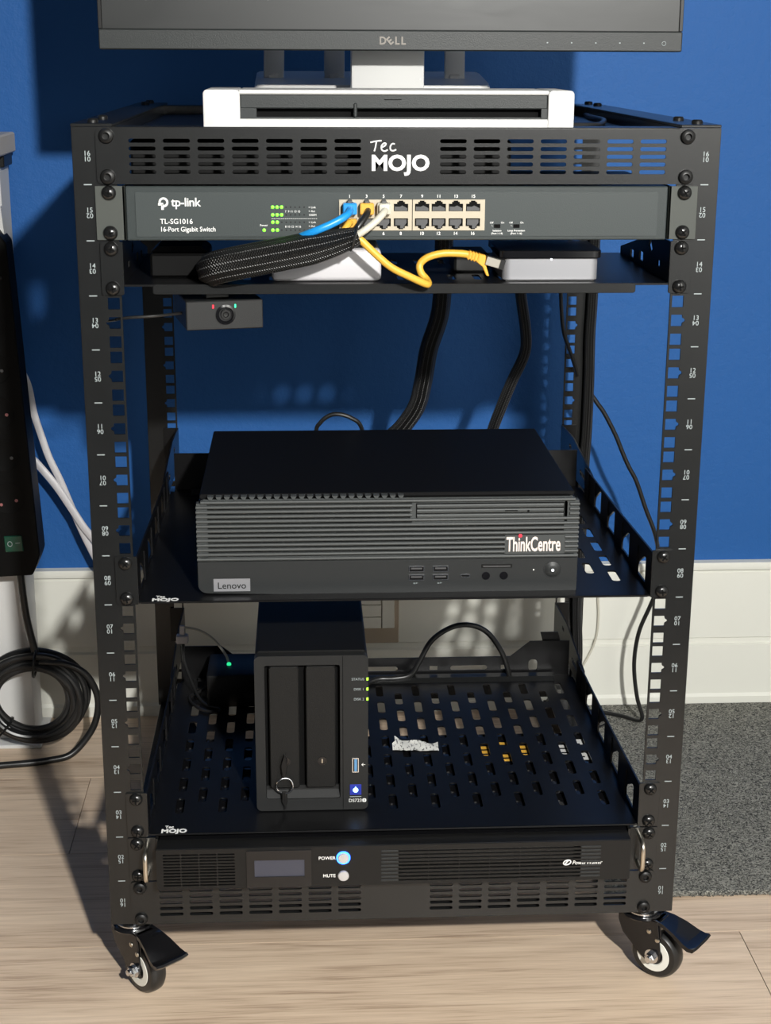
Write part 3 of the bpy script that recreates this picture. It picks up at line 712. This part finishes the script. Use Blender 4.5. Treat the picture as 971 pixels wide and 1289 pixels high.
def usb(x0, x1, z, par, blue=False):
    g = G(); g.add_mesh(cut_plate(rect(x0, x1, z-2.6, z+2.6), [rect(x0+.8, x1-.8, z-1.9, z+1.9)], 1.0), T(0, 15.3, 0) @ XZ)
    u = part('usb_port', g, CHROME, par); g = G(); g.box(x0+0.8, x1-0.8, 15.45, 15.6, z-2, z+2); part('port_recess', g, DARK, u); g = G(); g.box(x0+2, x1-2, 15.0, 15.5, z-0.2, z+1.2); part('port_tongue', g, GREYP, u)
for x0 in (11.6, 32.8):
    for z in (335.0, 327.2): usb(x0, x0+13.6, z, pc)
    text('lettering', pc, 'ss\u2190', 2.6, x0+4, 15.4, 321.2, PRINTG, thick=0.03)
g = G(); g.prism(rrect(57.0, 65.8, 326.8, 329.8, 1.4), 15.0, 15.7, axis='y'); part('usb_port', g, CHROME, pc); g = G(); g.prism(rrect(58.0, 64.8, 327.6, 329.0, 0.6), 14.9, 15.2, axis='y'); part('port_recess', g, DARK, pc)
for x in (79.6, 95.4):
    g = G(); g.lathe([(3.6, 0), (3.6, 0.7), (2.2, 0.7), (2.0, 0.2), (0, 0.1)], 22, M=T(x, 15.5, 328) @ TOY); part('audio_jack', g, GLOSS, pc)
g = G(); g.box(75.5, 102.6, 15.1, 15.6, 335.2, 338.6, bev=0.3); cs = part('card_slot', g, BPLAST, pc); g = G(); g.box(77, 101, 14.9, 15.3, 336.2, 337.3); part('card_gap', g, GREYP, cs)
g = G(); g.lathe([(7.9, 0), (7.9, 0.5), (7.4, 0.5), (7.2, 0.2), (6.8, 0.3), (5.5, 1.4), (3, 1.9), (0, 2.0)], 32, M=T(138.4, 15.5, 332.9) @ TOY); pw = part('power_button', g, PCM, pc)
g = G(); g.lathe([(0, 0.4), (1.2, 0.3), (1.2, 0)], 12, M=T(138.4, 13.6, 332.9) @ TOY); part('power_light', g, WHL, pw)
g = G(); g.box(121.2, 122.2, 15.2, 15.6, 332.4, 333.6); part('drive_light', g, PRINT, pc)
g = G(); g.box(-159.2, -127.2, 14.9, 15.7, 316.6, 328.2, bev=0.3); bd = part('badge', g, SILVER, pc)
text('lettering', bd, 'Lenovo', 8.4, -143.2, 14.85, 319.3, BPLAST, align='CENTER', thick=0.05, bold=0.006)
g = G()
for x in (-150, 138):
    for y in (40, 240): g.lathe([(0, 312.9), (7, 312.9), (7, 314.9), (0, 314.9)], 16, M=T(x, y, 0.5))
part('foot', g, BPLAST, pc)

# ---------------------------------------------------------------- storage box
ns = thing('storage_box', 'black two bay network storage box standing on the lower shelf with blue power light', 'storage box', (-75, 140, 91.3))
y = 38
g = G(); g.prism(rrect(-125.6, -23.6, 95, 247, 3), y+10, y+223, axis='y', bev=1); part('case', g, BPLAST, ns)
hole = rrect(-117.2, -48.6, 104, 237, 2)
g = G(); g.add_mesh(cut_plate(rrect(-126.2, -23.0, 92.2, 246, 5), [hole], 10), T(0, y+5, 0) @ XZ); part('front_frame', g, NASM, ns)
g = G(); g.box(-118, -48, y+9.6, y+11, 102, 238); part('bay_recess', g, DARK, ns)
for x0, x1 in ((-113.2, -86.2), (-79.8, -52.8)):
    g = G(); g.prism(rrect(x0, x1, 115, 235.4, 2), y+0.5, y+9, axis='y', bev=0.8); d = part('drive_door', g, NASD, ns)
    cx = (x0+x1)/2
    g = G(); g.lathe([(4.2, 0), (4.2, 0.8), (3.4, 0.8), (3.2, 0.2), (0, 0.2)], 24, M=T(cx+1, y+0.5, 142) @ TOY); part('lock', g, GLOSS, d)
    g = G(); g.box(cx+0.4, cx+1.6, y-0.1, y+0.3, 140, 144); part('keyhole', g, STEEL, d)
g = G(); g.prism([(y+1.5, 104), (y+9.5, 104), (y+9.5, 113)], -116.8, -49, axis='x'); g.box(-117, -48.8, y+7.0, y+9.6, 110, 114.5); part('lower_ledge', g, NASM, ns)
g = G(); g.box(-46.4, -45.8, y-0.08, y+0.2, 92.8, 245.4); part('seam', g, DARK, ns)
g = G(); g.add_mesh(cut_plate(rect(-37.6, -31.6, 130, 144.4), [rect(-36.9, -32.3, 130.7, 143.7)], 0.8), T(0, y-0.1, 0) @ XZ); up_ = part('usb_port', g, CHROME, ns); g = G(); g.box(-35.6, -33.2, y-0.3, y+0.1, 131, 143.4); part('port_tongue', g, USBB, up_)
text('lettering', ns, '\u2190', 5, -29.6, y-0.1, 136, PRINT, thick=0.03)
g = G(); g.box(-39.8, -29.2, y-0.5, y+0.4, 107, 117.6, bev=0.3); pb = part('power_button', g, mat('blue_backlit_button', (0.01, 0.02, 0.22), emit=0.55), ns)
g = G(); g.lathe([(0, 0.35), (1.8, 0.3), (2.5, 0.05)], 16, M=T(-34.5, y-0.5, 112) @ TOY); g.box(-35.0, -34.0, y-0.9, y-0.6, 112, 115.6); part('power_light', g, BLUEI, pb)
g = G(); g.box(-39.8, -29.2, y-0.15, y+0.1, 104.9, 105.5); part('button_line', g, PRINTG, ns)
text('lettering', ns, 'DS723', 4.6, -41.0, y-0.1, 99.8, PRINT, thick=0.03)
g = G(); g.add_mesh(cut_plate(rrect(-28.2, -24.6, 99.6, 103.2, 1.2), [rect(-26.8, -26.0, 100.2, 102.6)], 0.1), T(0, y-0.1, 0) @ XZ); part('lettering', g, PRINT, ns)
for i, (z, s) in enumerate(((222.6, 'STATUS'), (212.8, 'DISK 1'), (203.0, 'DISK 2'))):
    text('lettering', ns, s, 3.3, -26.6, y-0.1, z-1.1, PRINTG, align='RIGHT', thick=0.03)
    g = G(); g.box(-24.6, -22.7, y-0.35, y+1.5, z-1.4, z+1.4, bev=0.3); part('indicator_light', g, LIME, ns)
g = G()
for x in (-115, -34):
    for yy in (y+20, y+205): g.lathe([(0, 91.3), (7, 91.3), (7, 95.2), (0, 95.2)], 16, M=T(x, yy, 0))
part('foot', g, BPLAST, ns)
# keys in the left door
ky = thing('key_ring', 'key in the left drive door of the storage box with ring and second key', 'keys', (-100, 34, 108))
g = G(); g.lathe([(0, 0), (1.4, 0), (1.4, 4), (0, 4)], 10, M=T(-99.5, y+0.3, 141.6) @ TOY); g.prism([(-103.4, 140), (-99.8, 152), (-98.4, 148), (-97.4, 140), (-98.6, 131), (-100, 127.6), (-102.2, 130)], y-5.4, y-3.2, axis='y', bev=0.5); part('key', g, BPLAST, ky)
g = G(); g.tube([(-100.2+7.6*math.cos(a), y-4.2+0.8*math.sin(2*a), 119.6+7.6*math.sin(a)) for a in [2*PI*k/20 for k in range(20)]], 0.75, n=8, sub=3, closed=True); part('ring', g, CHROME, ky)
g = G(); g.prism([(-102.6, 113.6), (-98, 113.6), (-97.6, 104), (-99, 99.6), (-101.2, 99.6), (-103, 104)], y-5, y-3, axis='y', bev=0.5); g.box(-100.6, -98.9, y-5.2, y-3.4, 96, 112, bev=0.3); part('key', g, BPLAST, ky)
# crumpled label
g = G(); b = bmesh.new(); random.seed(11); nx, ny = 18, 9; rows = []
for j in range(ny):
    r = []
    for i in range(nx):
        a, c = i/(nx-1), j/(ny-1)
        x = 8+46*a+(2.5 if c > 0.6 else -0.5)*(1-a); yy = 164+24*c-9*a*c+random.uniform(-.6, .6)-3*a
        zz = 92.2+2.2*math.sin(a*5+c*2)**2*c+random.uniform(0, 0.9)+3.0*max(0, 0.12-a)/0.12*c+2.2*max(0, a-0.92)/0.08*c
        r.append(b.verts.new((x, yy, zz)))
    rows.append(r)
for A, B in zip(rows, rows[1:]):
    for i in range(nx-1): b.faces.new((A[i], A[i+1], B[i+1], B[i]))
bmesh.ops.recalc_face_normals(b, faces=b.faces[:]); bmesh.ops.solidify(b, geom=b.faces[:], thickness=0.15); g._take(b)
def mat_label():
    ma = mat('printed_label', (0.72, 0.72, 0.68), 0.5); nt = ma.node_tree; bs = nt.nodes['Principled BSDF']; tc = nt.nodes.new('ShaderNodeTexCoord')
    mp = nt.nodes.new('ShaderNodeMapping'); mp.inputs['Scale'].default_value = (420, 170, 0); mp.inputs['Rotation'].default_value = (0, 0, 0.2)
    v = nt.nodes.new('ShaderNodeTexNoise'); v.inputs['Scale'].default_value = 1.0; v.inputs['Detail'].default_value = 1
    cr = nt.nodes.new('ShaderNodeValToRGB'); e = cr.color_ramp.elements; e[0].position = 0.36; e[0].color = (0.16, 0.16, 0.16, 1); e[1].position = 0.45; e[1].color = (0.72, 0.72, 0.68, 1)
    nt.links.new(tc.outputs['Object'], mp.inputs[0]); nt.links.new(mp.outputs[0], v.inputs['Vector']); nt.links.new(v.outputs['Fac'], cr.inputs[0]); nt.links.new(cr.outputs[0], bs.inputs['Base Color'])
    return ma
lone('paper_label', g, mat_label(), 'crumpled white printed paper label lying on the lower shelf beside the storage box', 'label')

# ---------------------------------------------------------------- power supply unit
up_ = thing('backup_power_unit', 'black rack mounted backup power unit with small display and two round buttons', 'power unit', (0, 100, 45))
g = G(); g.box(-214, 214, -2, 214, 45.6, 85.6, bev=0.8); part('chassis', g, GLOSS, up_)
yf = -20
g = G()
def grid(x0, x1, z0, z1, nr, nc, bar=0.55, fr=0.5):
    out = []
    wc = (x1-x0)/nc; hr = (z1-z0)/nr
    for i in range(nc):
        for j in range(nr): out.append(rect(x0+wc*i+bar, x0+wc*(i+1)-bar, z0+hr*j+hr*fr/2, z0+hr*(j+1)-hr*fr/2))
    return out
holes = grid(-209.5, -144.5, 48.2, 81.6, 11, 4)+grid(2, 168, 48.6, 81.6, 9, 6, bar=0.2, fr=0.55)
g.add_mesh(cut_plate(rrect(-215, 213.5, 46, 85.4, 1.5), holes, 2.0), T(0, yf+1, 0) @ XZ)
g.box(-215, 213.5, yf+0.8, -1, 83.6, 85.6, bev=0.4); g.box(-215, 213.5, yf+0.8, -1, 46, 47.4); g.box(-215, -213.4, yf+0.8, -1, 46, 85); g.box(212, 213.5, yf+0.8, -1, 46, 85)
g.box(-29.6, -28.6, yf-0.06, yf+0.2, 46.4, 85); part('front_bezel', g, BPLAST, up_)
for a, b in ((-13.5, 2), (168, 186)):
    for j in range(9):
        z = 50.4+3.67*j; g = G(); g.box(a, b, yf-0.7, yf+0.3, z-0.95, z+0.95, bev=0.25); part('louvre', g, PCM, up_)
g = G(); g.add_mesh(cut_plate(rect(-134.5, -76.4, 46.8, 83.2), [rect(-127.4, -82.4, 57.2, 74)], 2.2), T(0, yf-0.6, 0) @ XZ); dp = part('display', g, GLOSS, up_)
g = G(); g.box(-127.6, -82.2, yf-0.6, yf+0.2, 57, 74.2); part('screen', g, LCD, dp)
for z, lit, s in ((74.2, 1, 'POWER'), (56.4, 0, 'MUTE')):
    g = G(); g.lathe([(4.9, 0), (5.0, 1.6), (4.4, 2.4), (0, 2.8)], 28, M=T(-47.6, yf, z) @ TOY); bt = part('button', g, mat('silver_button', (0.55, 0.55, 0.56), 0.35, metal=0.4), up_)
    if lit:
        g = G(); g.lathe([(5.0, 0.2), (5.2, 1.2), (6.2, 1.0), (6.3, 0.1)], 28, M=T(-47.6, yf, z) @ TOY); part('button_light', g, BLUEL, bt)
    text('lettering', up_, s, 4.4, -54.6, yf-0.1, z-1.6, PRINT, align='RIGHT', thick=0.04, bold=0.012)
text('lettering', up_, 'PowerWalker', 5.6, 160.2, yf-0.3, 62.2, PRINT, thick=0.05, bold=0.003, shear=0.22, cx=0.86)
g = G(); g.tube([(155.6+3.2*math.cos(a)+0.9*math.sin(a), yf-0.3, 64.4+2.4*math.sin(a)) for a in [2*PI*k/14 for k in range(14)]], 0.6, n=6, sub=3, closed=True); g.tube([(153.4, yf-0.3, 62), (155.6, yf-0.3, 65.2), (157.6, yf-0.3, 66.8)], 0.6, n=6); part('emblem', g, PRINT, up_)
for s in (-1, 1):
    a0, a1 = sorted((s*216.5, s*241.6)); g = G(); g.prism(rrect(a0, a1, 45.2, 88.4, 1.2), -2, -0.2, bev=0.2); b0, b1 = sorted((s*214.5, s*217)); g.box(b0, b1, -2, 40, 46, 87); part('mounting_flange', g, POWDER, up_)
    x = s*224.5; g = G(); g.tube([(x, -2, 82), (x, -15, 81.6), (x, -21, 78), (x, -22, 68), (x, -21, 57), (x, -15, 53.6), (x, -2, 53.2)], 2.2, n=12, sub=5); part('handle', g, STEEL, up_)
screws(up_, 2, CRS, dx=233.5)
for x0, x1, y0, y1, ma in ((94, 150, 148, 192, YSTK), (174, 206, 148, 196, WSTK)):
    g = G(); g.box(x0, x1, y0, y1, 85.6, 85.8); st = part('sticker', g, ma, up_)
    g = G()
    for i in range(4): g.box(x0+4, x1-4, y0+5+i*10, y0+8+i*10, 85.78, 85.9)
    part('sticker_print', g, BPLAST, st)

# ---------------------------------------------------------------- on top of the rack
sn = thing('document_scanner', 'low white and black document scanner lying on top of the rack', 'scanner', (-7, 45, 703))
g = G()
for a, b in ((-156.4, -127), (120, 141.2)): g.prism(rrect(a, b, 704.6, 740.2, 3.5, 4), 7.5, 92, axis='y', bev=1.2, seg=2)
g.box(-128, 121, 9, 92, 736.6, 740, bev=1); g.box(-128, 121, 8.5, 92, 704.6, 717.6, bev=1); part('case', g, WHITE, sn)
g = G(); g.box(-127, 120, 10.5, 80, 725.6, 736.8, bev=0.8); g.box(-127, -114, 10.5, 80, 717.6, 726); g.box(-127, 120, 12, 80, 717.4, 719.0); g.box(115, 120, 10.5, 80, 717.6, 726)
part('front_panel', g, MON, sn)
g = G(); g.box(-115, 116, 20, 80, 718.8, 726); part('paper_slot', g, DARK, sn)
g = G(); g.box(-36.4, -33.6, 9.4, 14, 719, 730, bev=0.8); part('paper_guide', g, MON, sn); g = G(); g.box(-12, 2, 10.2, 10.7, 732.4, 733.0); part('grip_line', g, DARK, sn)
g = G()
for x in (-140, 125):
    for yy in (20, 80): g.lathe([(0, 703), (6, 703), (6, 705), (0, 705)], 14, M=T(x, yy, 0))
part('foot', g, BPLAST, sn)

mo = thing('monitor', 'large dark computer monitor standing on a white column above the rack', 'monitor', (3, 235, 703))
g = G(); g.box(-257.6, 267.8, 186, 226, 770.4, 1080, bev=2); part('case', g, BPLAST, mo)
g = G(); g.box(-257.6, 267.8, 183.2, 188, 770.6, 788.2, bev=1.0); part('lower_bezel', g, MON, mo)
g = G(); g.box(-254, 264.2, 185, 187, 788.6, 1076); part('screen', g, SCREEN, mo)
for a in (-257.6, 264.4):
    g = G(); g.box(a, a+3.4, 183.6, 187, 788.3, 1080, bev=0.4); part('side_bezel', g, BPLAST, mo)
for s, x, rot in (('D', -7.6, 0), ('E', -0.4, 0.7), ('L', 6.4, 0), ('L', 12.0, 0)):
    me = text_mesh(s, 9.4, thick=0.25, bold=0.03, cx=0.92); part('lettering', me, BRZ, mo, M=(T(x+2.6, 182.9, 779.3) @ XZ @ Rz(rot) @ T(-2.6, -3.3, 0)) if rot else T(x, 182.9, 776.0) @ XZ)
g = G()
for i in range(5): g.box(144+22*i, 145.2+22*i, 182.8, 183.3, 777.6, 778.6)
g.tube([(251+1.8*math.cos(a), 183, 777.8+1.8*math.sin(a)) for a in [2*PI*k/10 for k in range(10)]], 0.25, n=5, sub=2, closed=True); part('touch_buttons', g, PRINTG, mo)
g = G(); g.box(-31, 37.4, 236, 262, 706, 960, bev=2, seg=2); g.box(-24, 30, 226, 236, 830, 930, bev=1); g.lathe([(0, 0.4), (0.9, 0.3), (0.9, 0)], 10, M=T(33.6, 236, 745) @ TOY); part('stand_column', g, WHITE, mo)
g = G(); g.prism(rrect(-105, 111, 150, 300, 14), 703, 708, axis='z', bev=1); part('stand_base', g, WHITE, mo)
ro = thing('wifi_router', 'white wireless router with upright flat antennas behind the monitor stand', 'router', (-7, 375, 703))
g = G(); b = bmesh.new(); pl = rrect(-126, 111.5, 308, 430, 10, 5)
lo_ = [b.verts.new((x, q, 709)) for x, q in pl]; hi = [b.verts.new((x-(x+7)*0.02, q+2, 739+(q-308)*0.10-abs(x+7)*0.01)) for x, q in pl]
b.faces.new(lo_); b.faces.new(hi[::-1]); n = len(pl)
for i in range(n): b.faces.new((lo_[i], hi[i], hi[(i+1) % n], lo_[(i+1) % n]))
bmesh.ops.recalc_face_normals(b, faces=b.faces[:]); bmesh.ops.bevel(b, geom=[e for e in b.edges if abs(e.verts[0].co.z-e.verts[1].co.z) < 6], offset=1.5, segments=2, affect='EDGES'); g._take(b)
for x in (-112, 98):
    for q in (320, 418): g.box(x-6, x+6, q-5, q+5, 703, 709.5)
part('case', g, WHITE, ro)
for i in range(4):
    x = -105.6+61.6*i
    g = G(); g.box(x-10.4, x+10.4, 372, 379, 741, 900, bev=2, seg=2, M=T(x, 375, 741) @ Ry(math.radians((1.2, 0.3, 0, -0.4)[i])) @ T(-x, -375, -741)); g.box(x-6, x+6, 370, 381, 736, 748, bev=1.5); part('antenna', g, WHITE, ro)
g = G(); g.tube([(250-18, 470, 705.6), (228, 430, 705.4), (222, 380, 705.6), (218, 300, 706.4), (210, 240, 707), (196, 200, 705.4), (170, 190, 705.4)], 2.6, n=10); lone('power_cable', g, BLKC, 'black cord lying on the top plate right of the scanner', 'cable')

# ---------------------------------------------------------------- cables behind and beside the rack
g = G(); g.tube([(74, 404, 620), (73.5, 402, 560), (72.2, 400, 520.7), (69.1, 400, 493.1), (58.3, 400, 458.3), (52.6, 400, 423), (45.9, 398, 396.3), (31.2, 396, 374), (14, 392, 356), (8, 388, 330)], 9.6, n=30, sub=8, ripple=0.05, lobes=6)
lone('cable_sleeve', g, BRAID, 'thicker of the two black braided sleeves hanging behind the desktop computer', 'cable sleeve', 'braided sleeves behind the computer')
g = G(); g.tube([(155, 404, 620), (155.5, 402, 560), (157.7, 400, 520.4), (164.5, 400, 478), (164, 400, 453.3), (150.9, 400, 422.4), (140.1, 398, 395.7), (130.2, 396, 368.7), (124, 392, 340)], 6.0, n=26, sub=8, ripple=0.06, lobes=5)
lone('cable_sleeve', g, BRAID, 'thinner braided sleeve hanging right of the thick one behind the computer', 'cable sleeve', 'braided sleeves behind the computer')
g = G(); g.tube([(253.6, 492, 640), (253.8, 492, 503.5), (252.9, 492, 457.4), (254.0, 492, 401.2), (253.6, 491, 343.9), (252.0, 490, 305), (250.5, 490, 220), (250, 490, 140), (251, 492, 110), (254, 494, 60), (252, 494, 20)], 6.0, n=26, sub=8, ripple=0.05, lobes=5)
lone('cable_sleeve', g, BRAID, 'black braided sleeve running down along the rear right post', 'cable sleeve')
g = G(); g.tube([(212, 470, 560), (214, 478, 520), (216, 480, 490), (220, 480, 462), (230, 484, 436), (240, 490, 410)], 2.2, n=8); lone('power_cable', g, BLKC, 'thin black cord hanging just left of the rear right post', 'cable')
g = G(); g.tube([(-70, 286, 330), (-67, 280, 392), (-62, 277, 406), (-52, 276, 414), (-41, 275, 415), (-30, 275, 411), (-21, 277, 403), (-15, 285, 380)], 2.2, n=10); lone('power_cable', g, BLKC, 'small black cord arching above the rear edge of the desktop computer', 'cable')
g = G(); g.tube([(250, 520, 410), (258.5, 525, 388), (270.5, 525, 370), (280, 525, 357), (294.3, 525, 331), (304, 525, 309), (312, 525, 292), (323, 525, 272), (336, 526, 238), (351, 530, 202), (362, 545, 160), (364.5, 560, 123.2), (357.8, 566, 96.7), (346, 570, 59.3), (342.6, 572, 16), (348, 570, -28), (356, 568, -56), (352, 578, -65.6), (338, 592, -66.4), (318, 604, -66.2), (296, 612, -66.2)], 2.7, n=10)
lone('power_cable', g, BLKC, 'black power cord hanging between the right posts down to the grey mat', 'cable')
g = G(); g.tube([(303, 640, 118), (305.3, 640, 82.9), (307.2, 640, 55), (304.7, 640, 23.8), (292, 640, -8), (276, 638, -34), (262, 636, -62)], 1.6, n=8); lone('thin_wire', g, WHC, 'thin white wire hanging in front of the baseboard right of the rear post', 'cable')
g = G(); g.tube([(-30, 262, 108), (-24, 290, 98), (-14, 330, 93.6), (0, 343, 95.4), (20, 344, 95.8), (38, 345, 99.6), (48, 345, 116), (61, 345, 140), (82, 345, 155), (103, 345, 158), (123, 345, 149), (139, 345, 127), (147, 346, 106), (149.5, 348, 96), (150, 349.5, 94)], 3.0, n=12)
lone('power_cable', g, BLKC, 'black cord arching behind the crumpled label on the lower shelf', 'cable')
ad = thing('power_adapter', 'black adapter block with a green light behind the storage box on the left', 'adapter', (-160, 290, 91.3))
g = G(); g.box(-186, -128, 280, 345, 91.4, 129, bev=3, seg=2); part('case', g, BPLAST, ad)
g = G(); g.tube([(-212, 345, 160), (-196, 340, 158), (-180, 330, 151), (-167, 318, 138), (-163.5, 312, 131)], 1.4, n=8); part('cord', g, WHC, ad)
g = G(); g.lathe([(0, 3), (2.2, 2), (2.4, 0)], 12, M=T(-163, 310, 129) ); part('indicator_light', g, TEAL, ad)
g = G(); g.box(-221, -208, 330, 340, 146, 155, bev=1); g.box(-217, -212, 333, 337, 155, 166, bev=0.5)
lone('cable_plug', g, WHITE2, 'small white plug at the left end of the lower shelf', 'plug')
g = G(); g.tube([(-214, 334, 146), (-213, 326, 130), (-206, 316, 112), (-196, 300, 96), (-186, 284, 93), (-172, 274, 93), (-176, 266, 93.4), (-190, 270, 93.6), (-203, 290, 93.6), (-206, 306, 94), (-196, 318, 95), (-189, 322, 98)], 1.7, n=8, sub=8)
lone('thin_wire', g, BLKC, 'thin black wire curling on the left end of the lower shelf', 'cable')

# ---------------------------------------------------------------- desk leg, power strip and cables at the left
dk = thing('desk_leg', 'white painted desk leg standing at the left edge before the wall', 'desk', (-445, 590, FL))
g = G(); g.box(-469, -424, 566, 624, FL+4, 642, bev=1.5); part('leg', g, LEGM, dk)
g = G(); g.box(-472, -414, 545, 632, FL, FL+5, bev=1); part('foot', g, LEGM, dk)
g = G(); g.box(-900, -414.5, 520, 626, 655, 678, bev=2); part('desk_top', g, mat('cream_laminate', (0.5, 0.47, 0.43), 0.5), dk)
g = G(); g.box(-480, -418, 566, 618, 641, 655, bev=1); part('rubber_spacer', g, BPLAST, dk)
STRIP = mat('matt_black_strip', (0.0028, 0.0028, 0.0028), 0.5, spec=0.12)
ps = thing('power_strip', 'long black power strip with green rocker switch hung on the white leg', 'power strip', (-434, 540, 165), 0)
tl = T(-418, 540, 165) @ Ry(math.radians(-2.6)) @ T(418, -540, -165)
g = G(); g.prism([(-462, 165), (-406, 165), (-398.5, 180), (-394.5, 190), (-394.5, 560), (-404, 575), (-462, 575)], 515, 556, axis='y', bev=1.5, M=tl); part('case', g, STRIP, ps)
g = G(); g.box(-434.5, -413, 513.2, 516, 196, 216, bev=0.8, M=tl); rk = part('rocker_switch', g, GREENR, ps)
g = G(); g.tube([(-428+2.6*math.cos(a), 513, 206.4+3*math.sin(a)) for a in [2*PI*k/12 for k in range(12)]], 0.45, n=5, sub=2, closed=True); g.box(-421.5, -416, 512.9, 513.3, 206.6, 207.4); part('rocker_marks', g, PRINTG, rk, M=tl)
for i in range(6):
    z = 262+52*i; g = G(); g.lathe([(0, 0.15), (17, 0.15), (18.5, 0.4), (19, 0)], 28, M=tl @ T(-424, 515, z) @ TOY); so = part('socket', g, STRIP, ps)
    g = G()
    for dx, dz in ((-9, -7), (9, -3)): g.lathe([(0, 0.6), (1.9, 0.5), (2.0, 0)], 10, M=tl @ T(-424+dx, 514.6, z+dz) @ TOY)
    part('contact', g, PINK if i % 2 == 0 else GREYP, so)
g = G(); g.prism([(-470, 560), (-420, 600), (-417.5, 566), (-440, 560)], 536, 558, axis='y', bev=1); part('mounting_clip', g, WHITE, ps)
g = G(); g.box(-426, -403, 512, 519, 520, 523); g.box(-426, -403, 553, 560, 520, 523); part('cable_tie', g, BPLAST, ps, M=tl)
# cord coil
co_ = thing('coiled_cord', 'coiled black power cord hanging below the power strip with one loop on the floor', 'cable', (-416, 530, FL))
random.seed(5)
cx, cz = -417, 0
pts = [(-424, 535, 165), (-422.5, 533, 140), (-419, 530, 105), (-413, 526, 75), (-409, 524, 58)]
g = G(); g.tube(pts, 4.6, n=12); part('cord', g, BLKC, co_)
for i in range(9):
    R = 43+2.4*i+random.uniform(-1.5, 1.5); dy = 520+random.uniform(-9, 9)+1.0*i
    dx, dz = random.uniform(-3, 3)+1.2*(i-4)*0.5, random.uniform(-2, 2)
    g = G(); g.tube([(cx+dx+R*1.03*math.cos(a), dy+3*math.sin(a*2+i), cz+dz+R*0.93*math.sin(a)+(4 if i > 5 else 0)) for a in [2*PI*k/18 for k in range(18)]], 4.1, n=10, sub=4, closed=True); part('cord_loop', g, BLKC, co_)
g = G(); g.tube([(-405, 520, 52), (-392, 520, 51), (-374, 520, 49), (-352, 522, 36), (-340, 524, 14), (-337, 524, -8), (-343, 522, -34), (-358, 516, -56), (-374, 509, -68.5), (-394, 502, -70.6), (-420, 494, -70.6), (-455, 488.7, -70.6), (-500, 482, -70.6)], 4.3, n=12); part('cord', g, BLKC, co_)
g = G()
for a in (1.45, 3.95): g.tube([(cx+54*math.cos(a)+17*math.cos(a)*math.cos(q), 522+17*math.sin(q), cz+50*math.sin(a)+17*math.sin(a)*math.cos(q)) for q in [2*PI*k/14 for k in range(14)]], 1.6, n=6, sub=3, closed=True)
part('cable_tie', g, BPLAST, co_)
grp = 'white cables at the left post'
g = G(); g.tube([(-438, 602, 412), (-424, 604, 402), (-413.4, 604, 380), (-408.1, 603, 345.5), (-400.2, 602, 315.6), (-392.1, 601, 288.4), (-380.1, 600, 259.9), (-366.5, 600, 220.9), (-355.3, 600, 190.8), (-343.8, 600, 163.5), (-330, 600, 132), (-318, 602, 100)], 4.4, n=12, flat=0.6, up=(0, 1, 0))
lone('white_cable', g, WHITE2, 'flat white cable hanging in a steeper curve between the power strip and the left post', 'cable', grp)
g = G(); g.tube([(-432, 598, 304), (-412, 598, 288), (-399.7, 598, 273.3), (-384.4, 597, 252.8), (-368.2, 596, 226), (-354.7, 594, 203.2), (-342.7, 594, 186.4), (-322, 594, 160), (-300, 596, 134)], 4.8, n=12, flat=0.6, up=(0, 1, 0))
lone('white_cable', g, WHITE2, 'flat white cable crossing in front of the other from the power strip switch level', 'cable', grp)
# wall socket set in the baseboard
ws = thing('wall_socket', 'beige socket cover set into the baseboard behind the storage box', 'socket', (20, 642, 22))
g = G(); g.box(-40, 43, 638.5, 646, 24, 112, bev=1); part('back_plate', g, BEIGE, ws)
for x0, x1, z0, z1 in ((-16, 19.5, 62, 78), (-16, 19.5, 46, 61.2), (20.5, 36.8, 46, 108), (-16, 19.5, 79, 108)):
    g = G(); g.box(x0, x1, 634.5, 639, z0, z1, bev=0.6); part('cover_panel', g, SKIRT, ws)
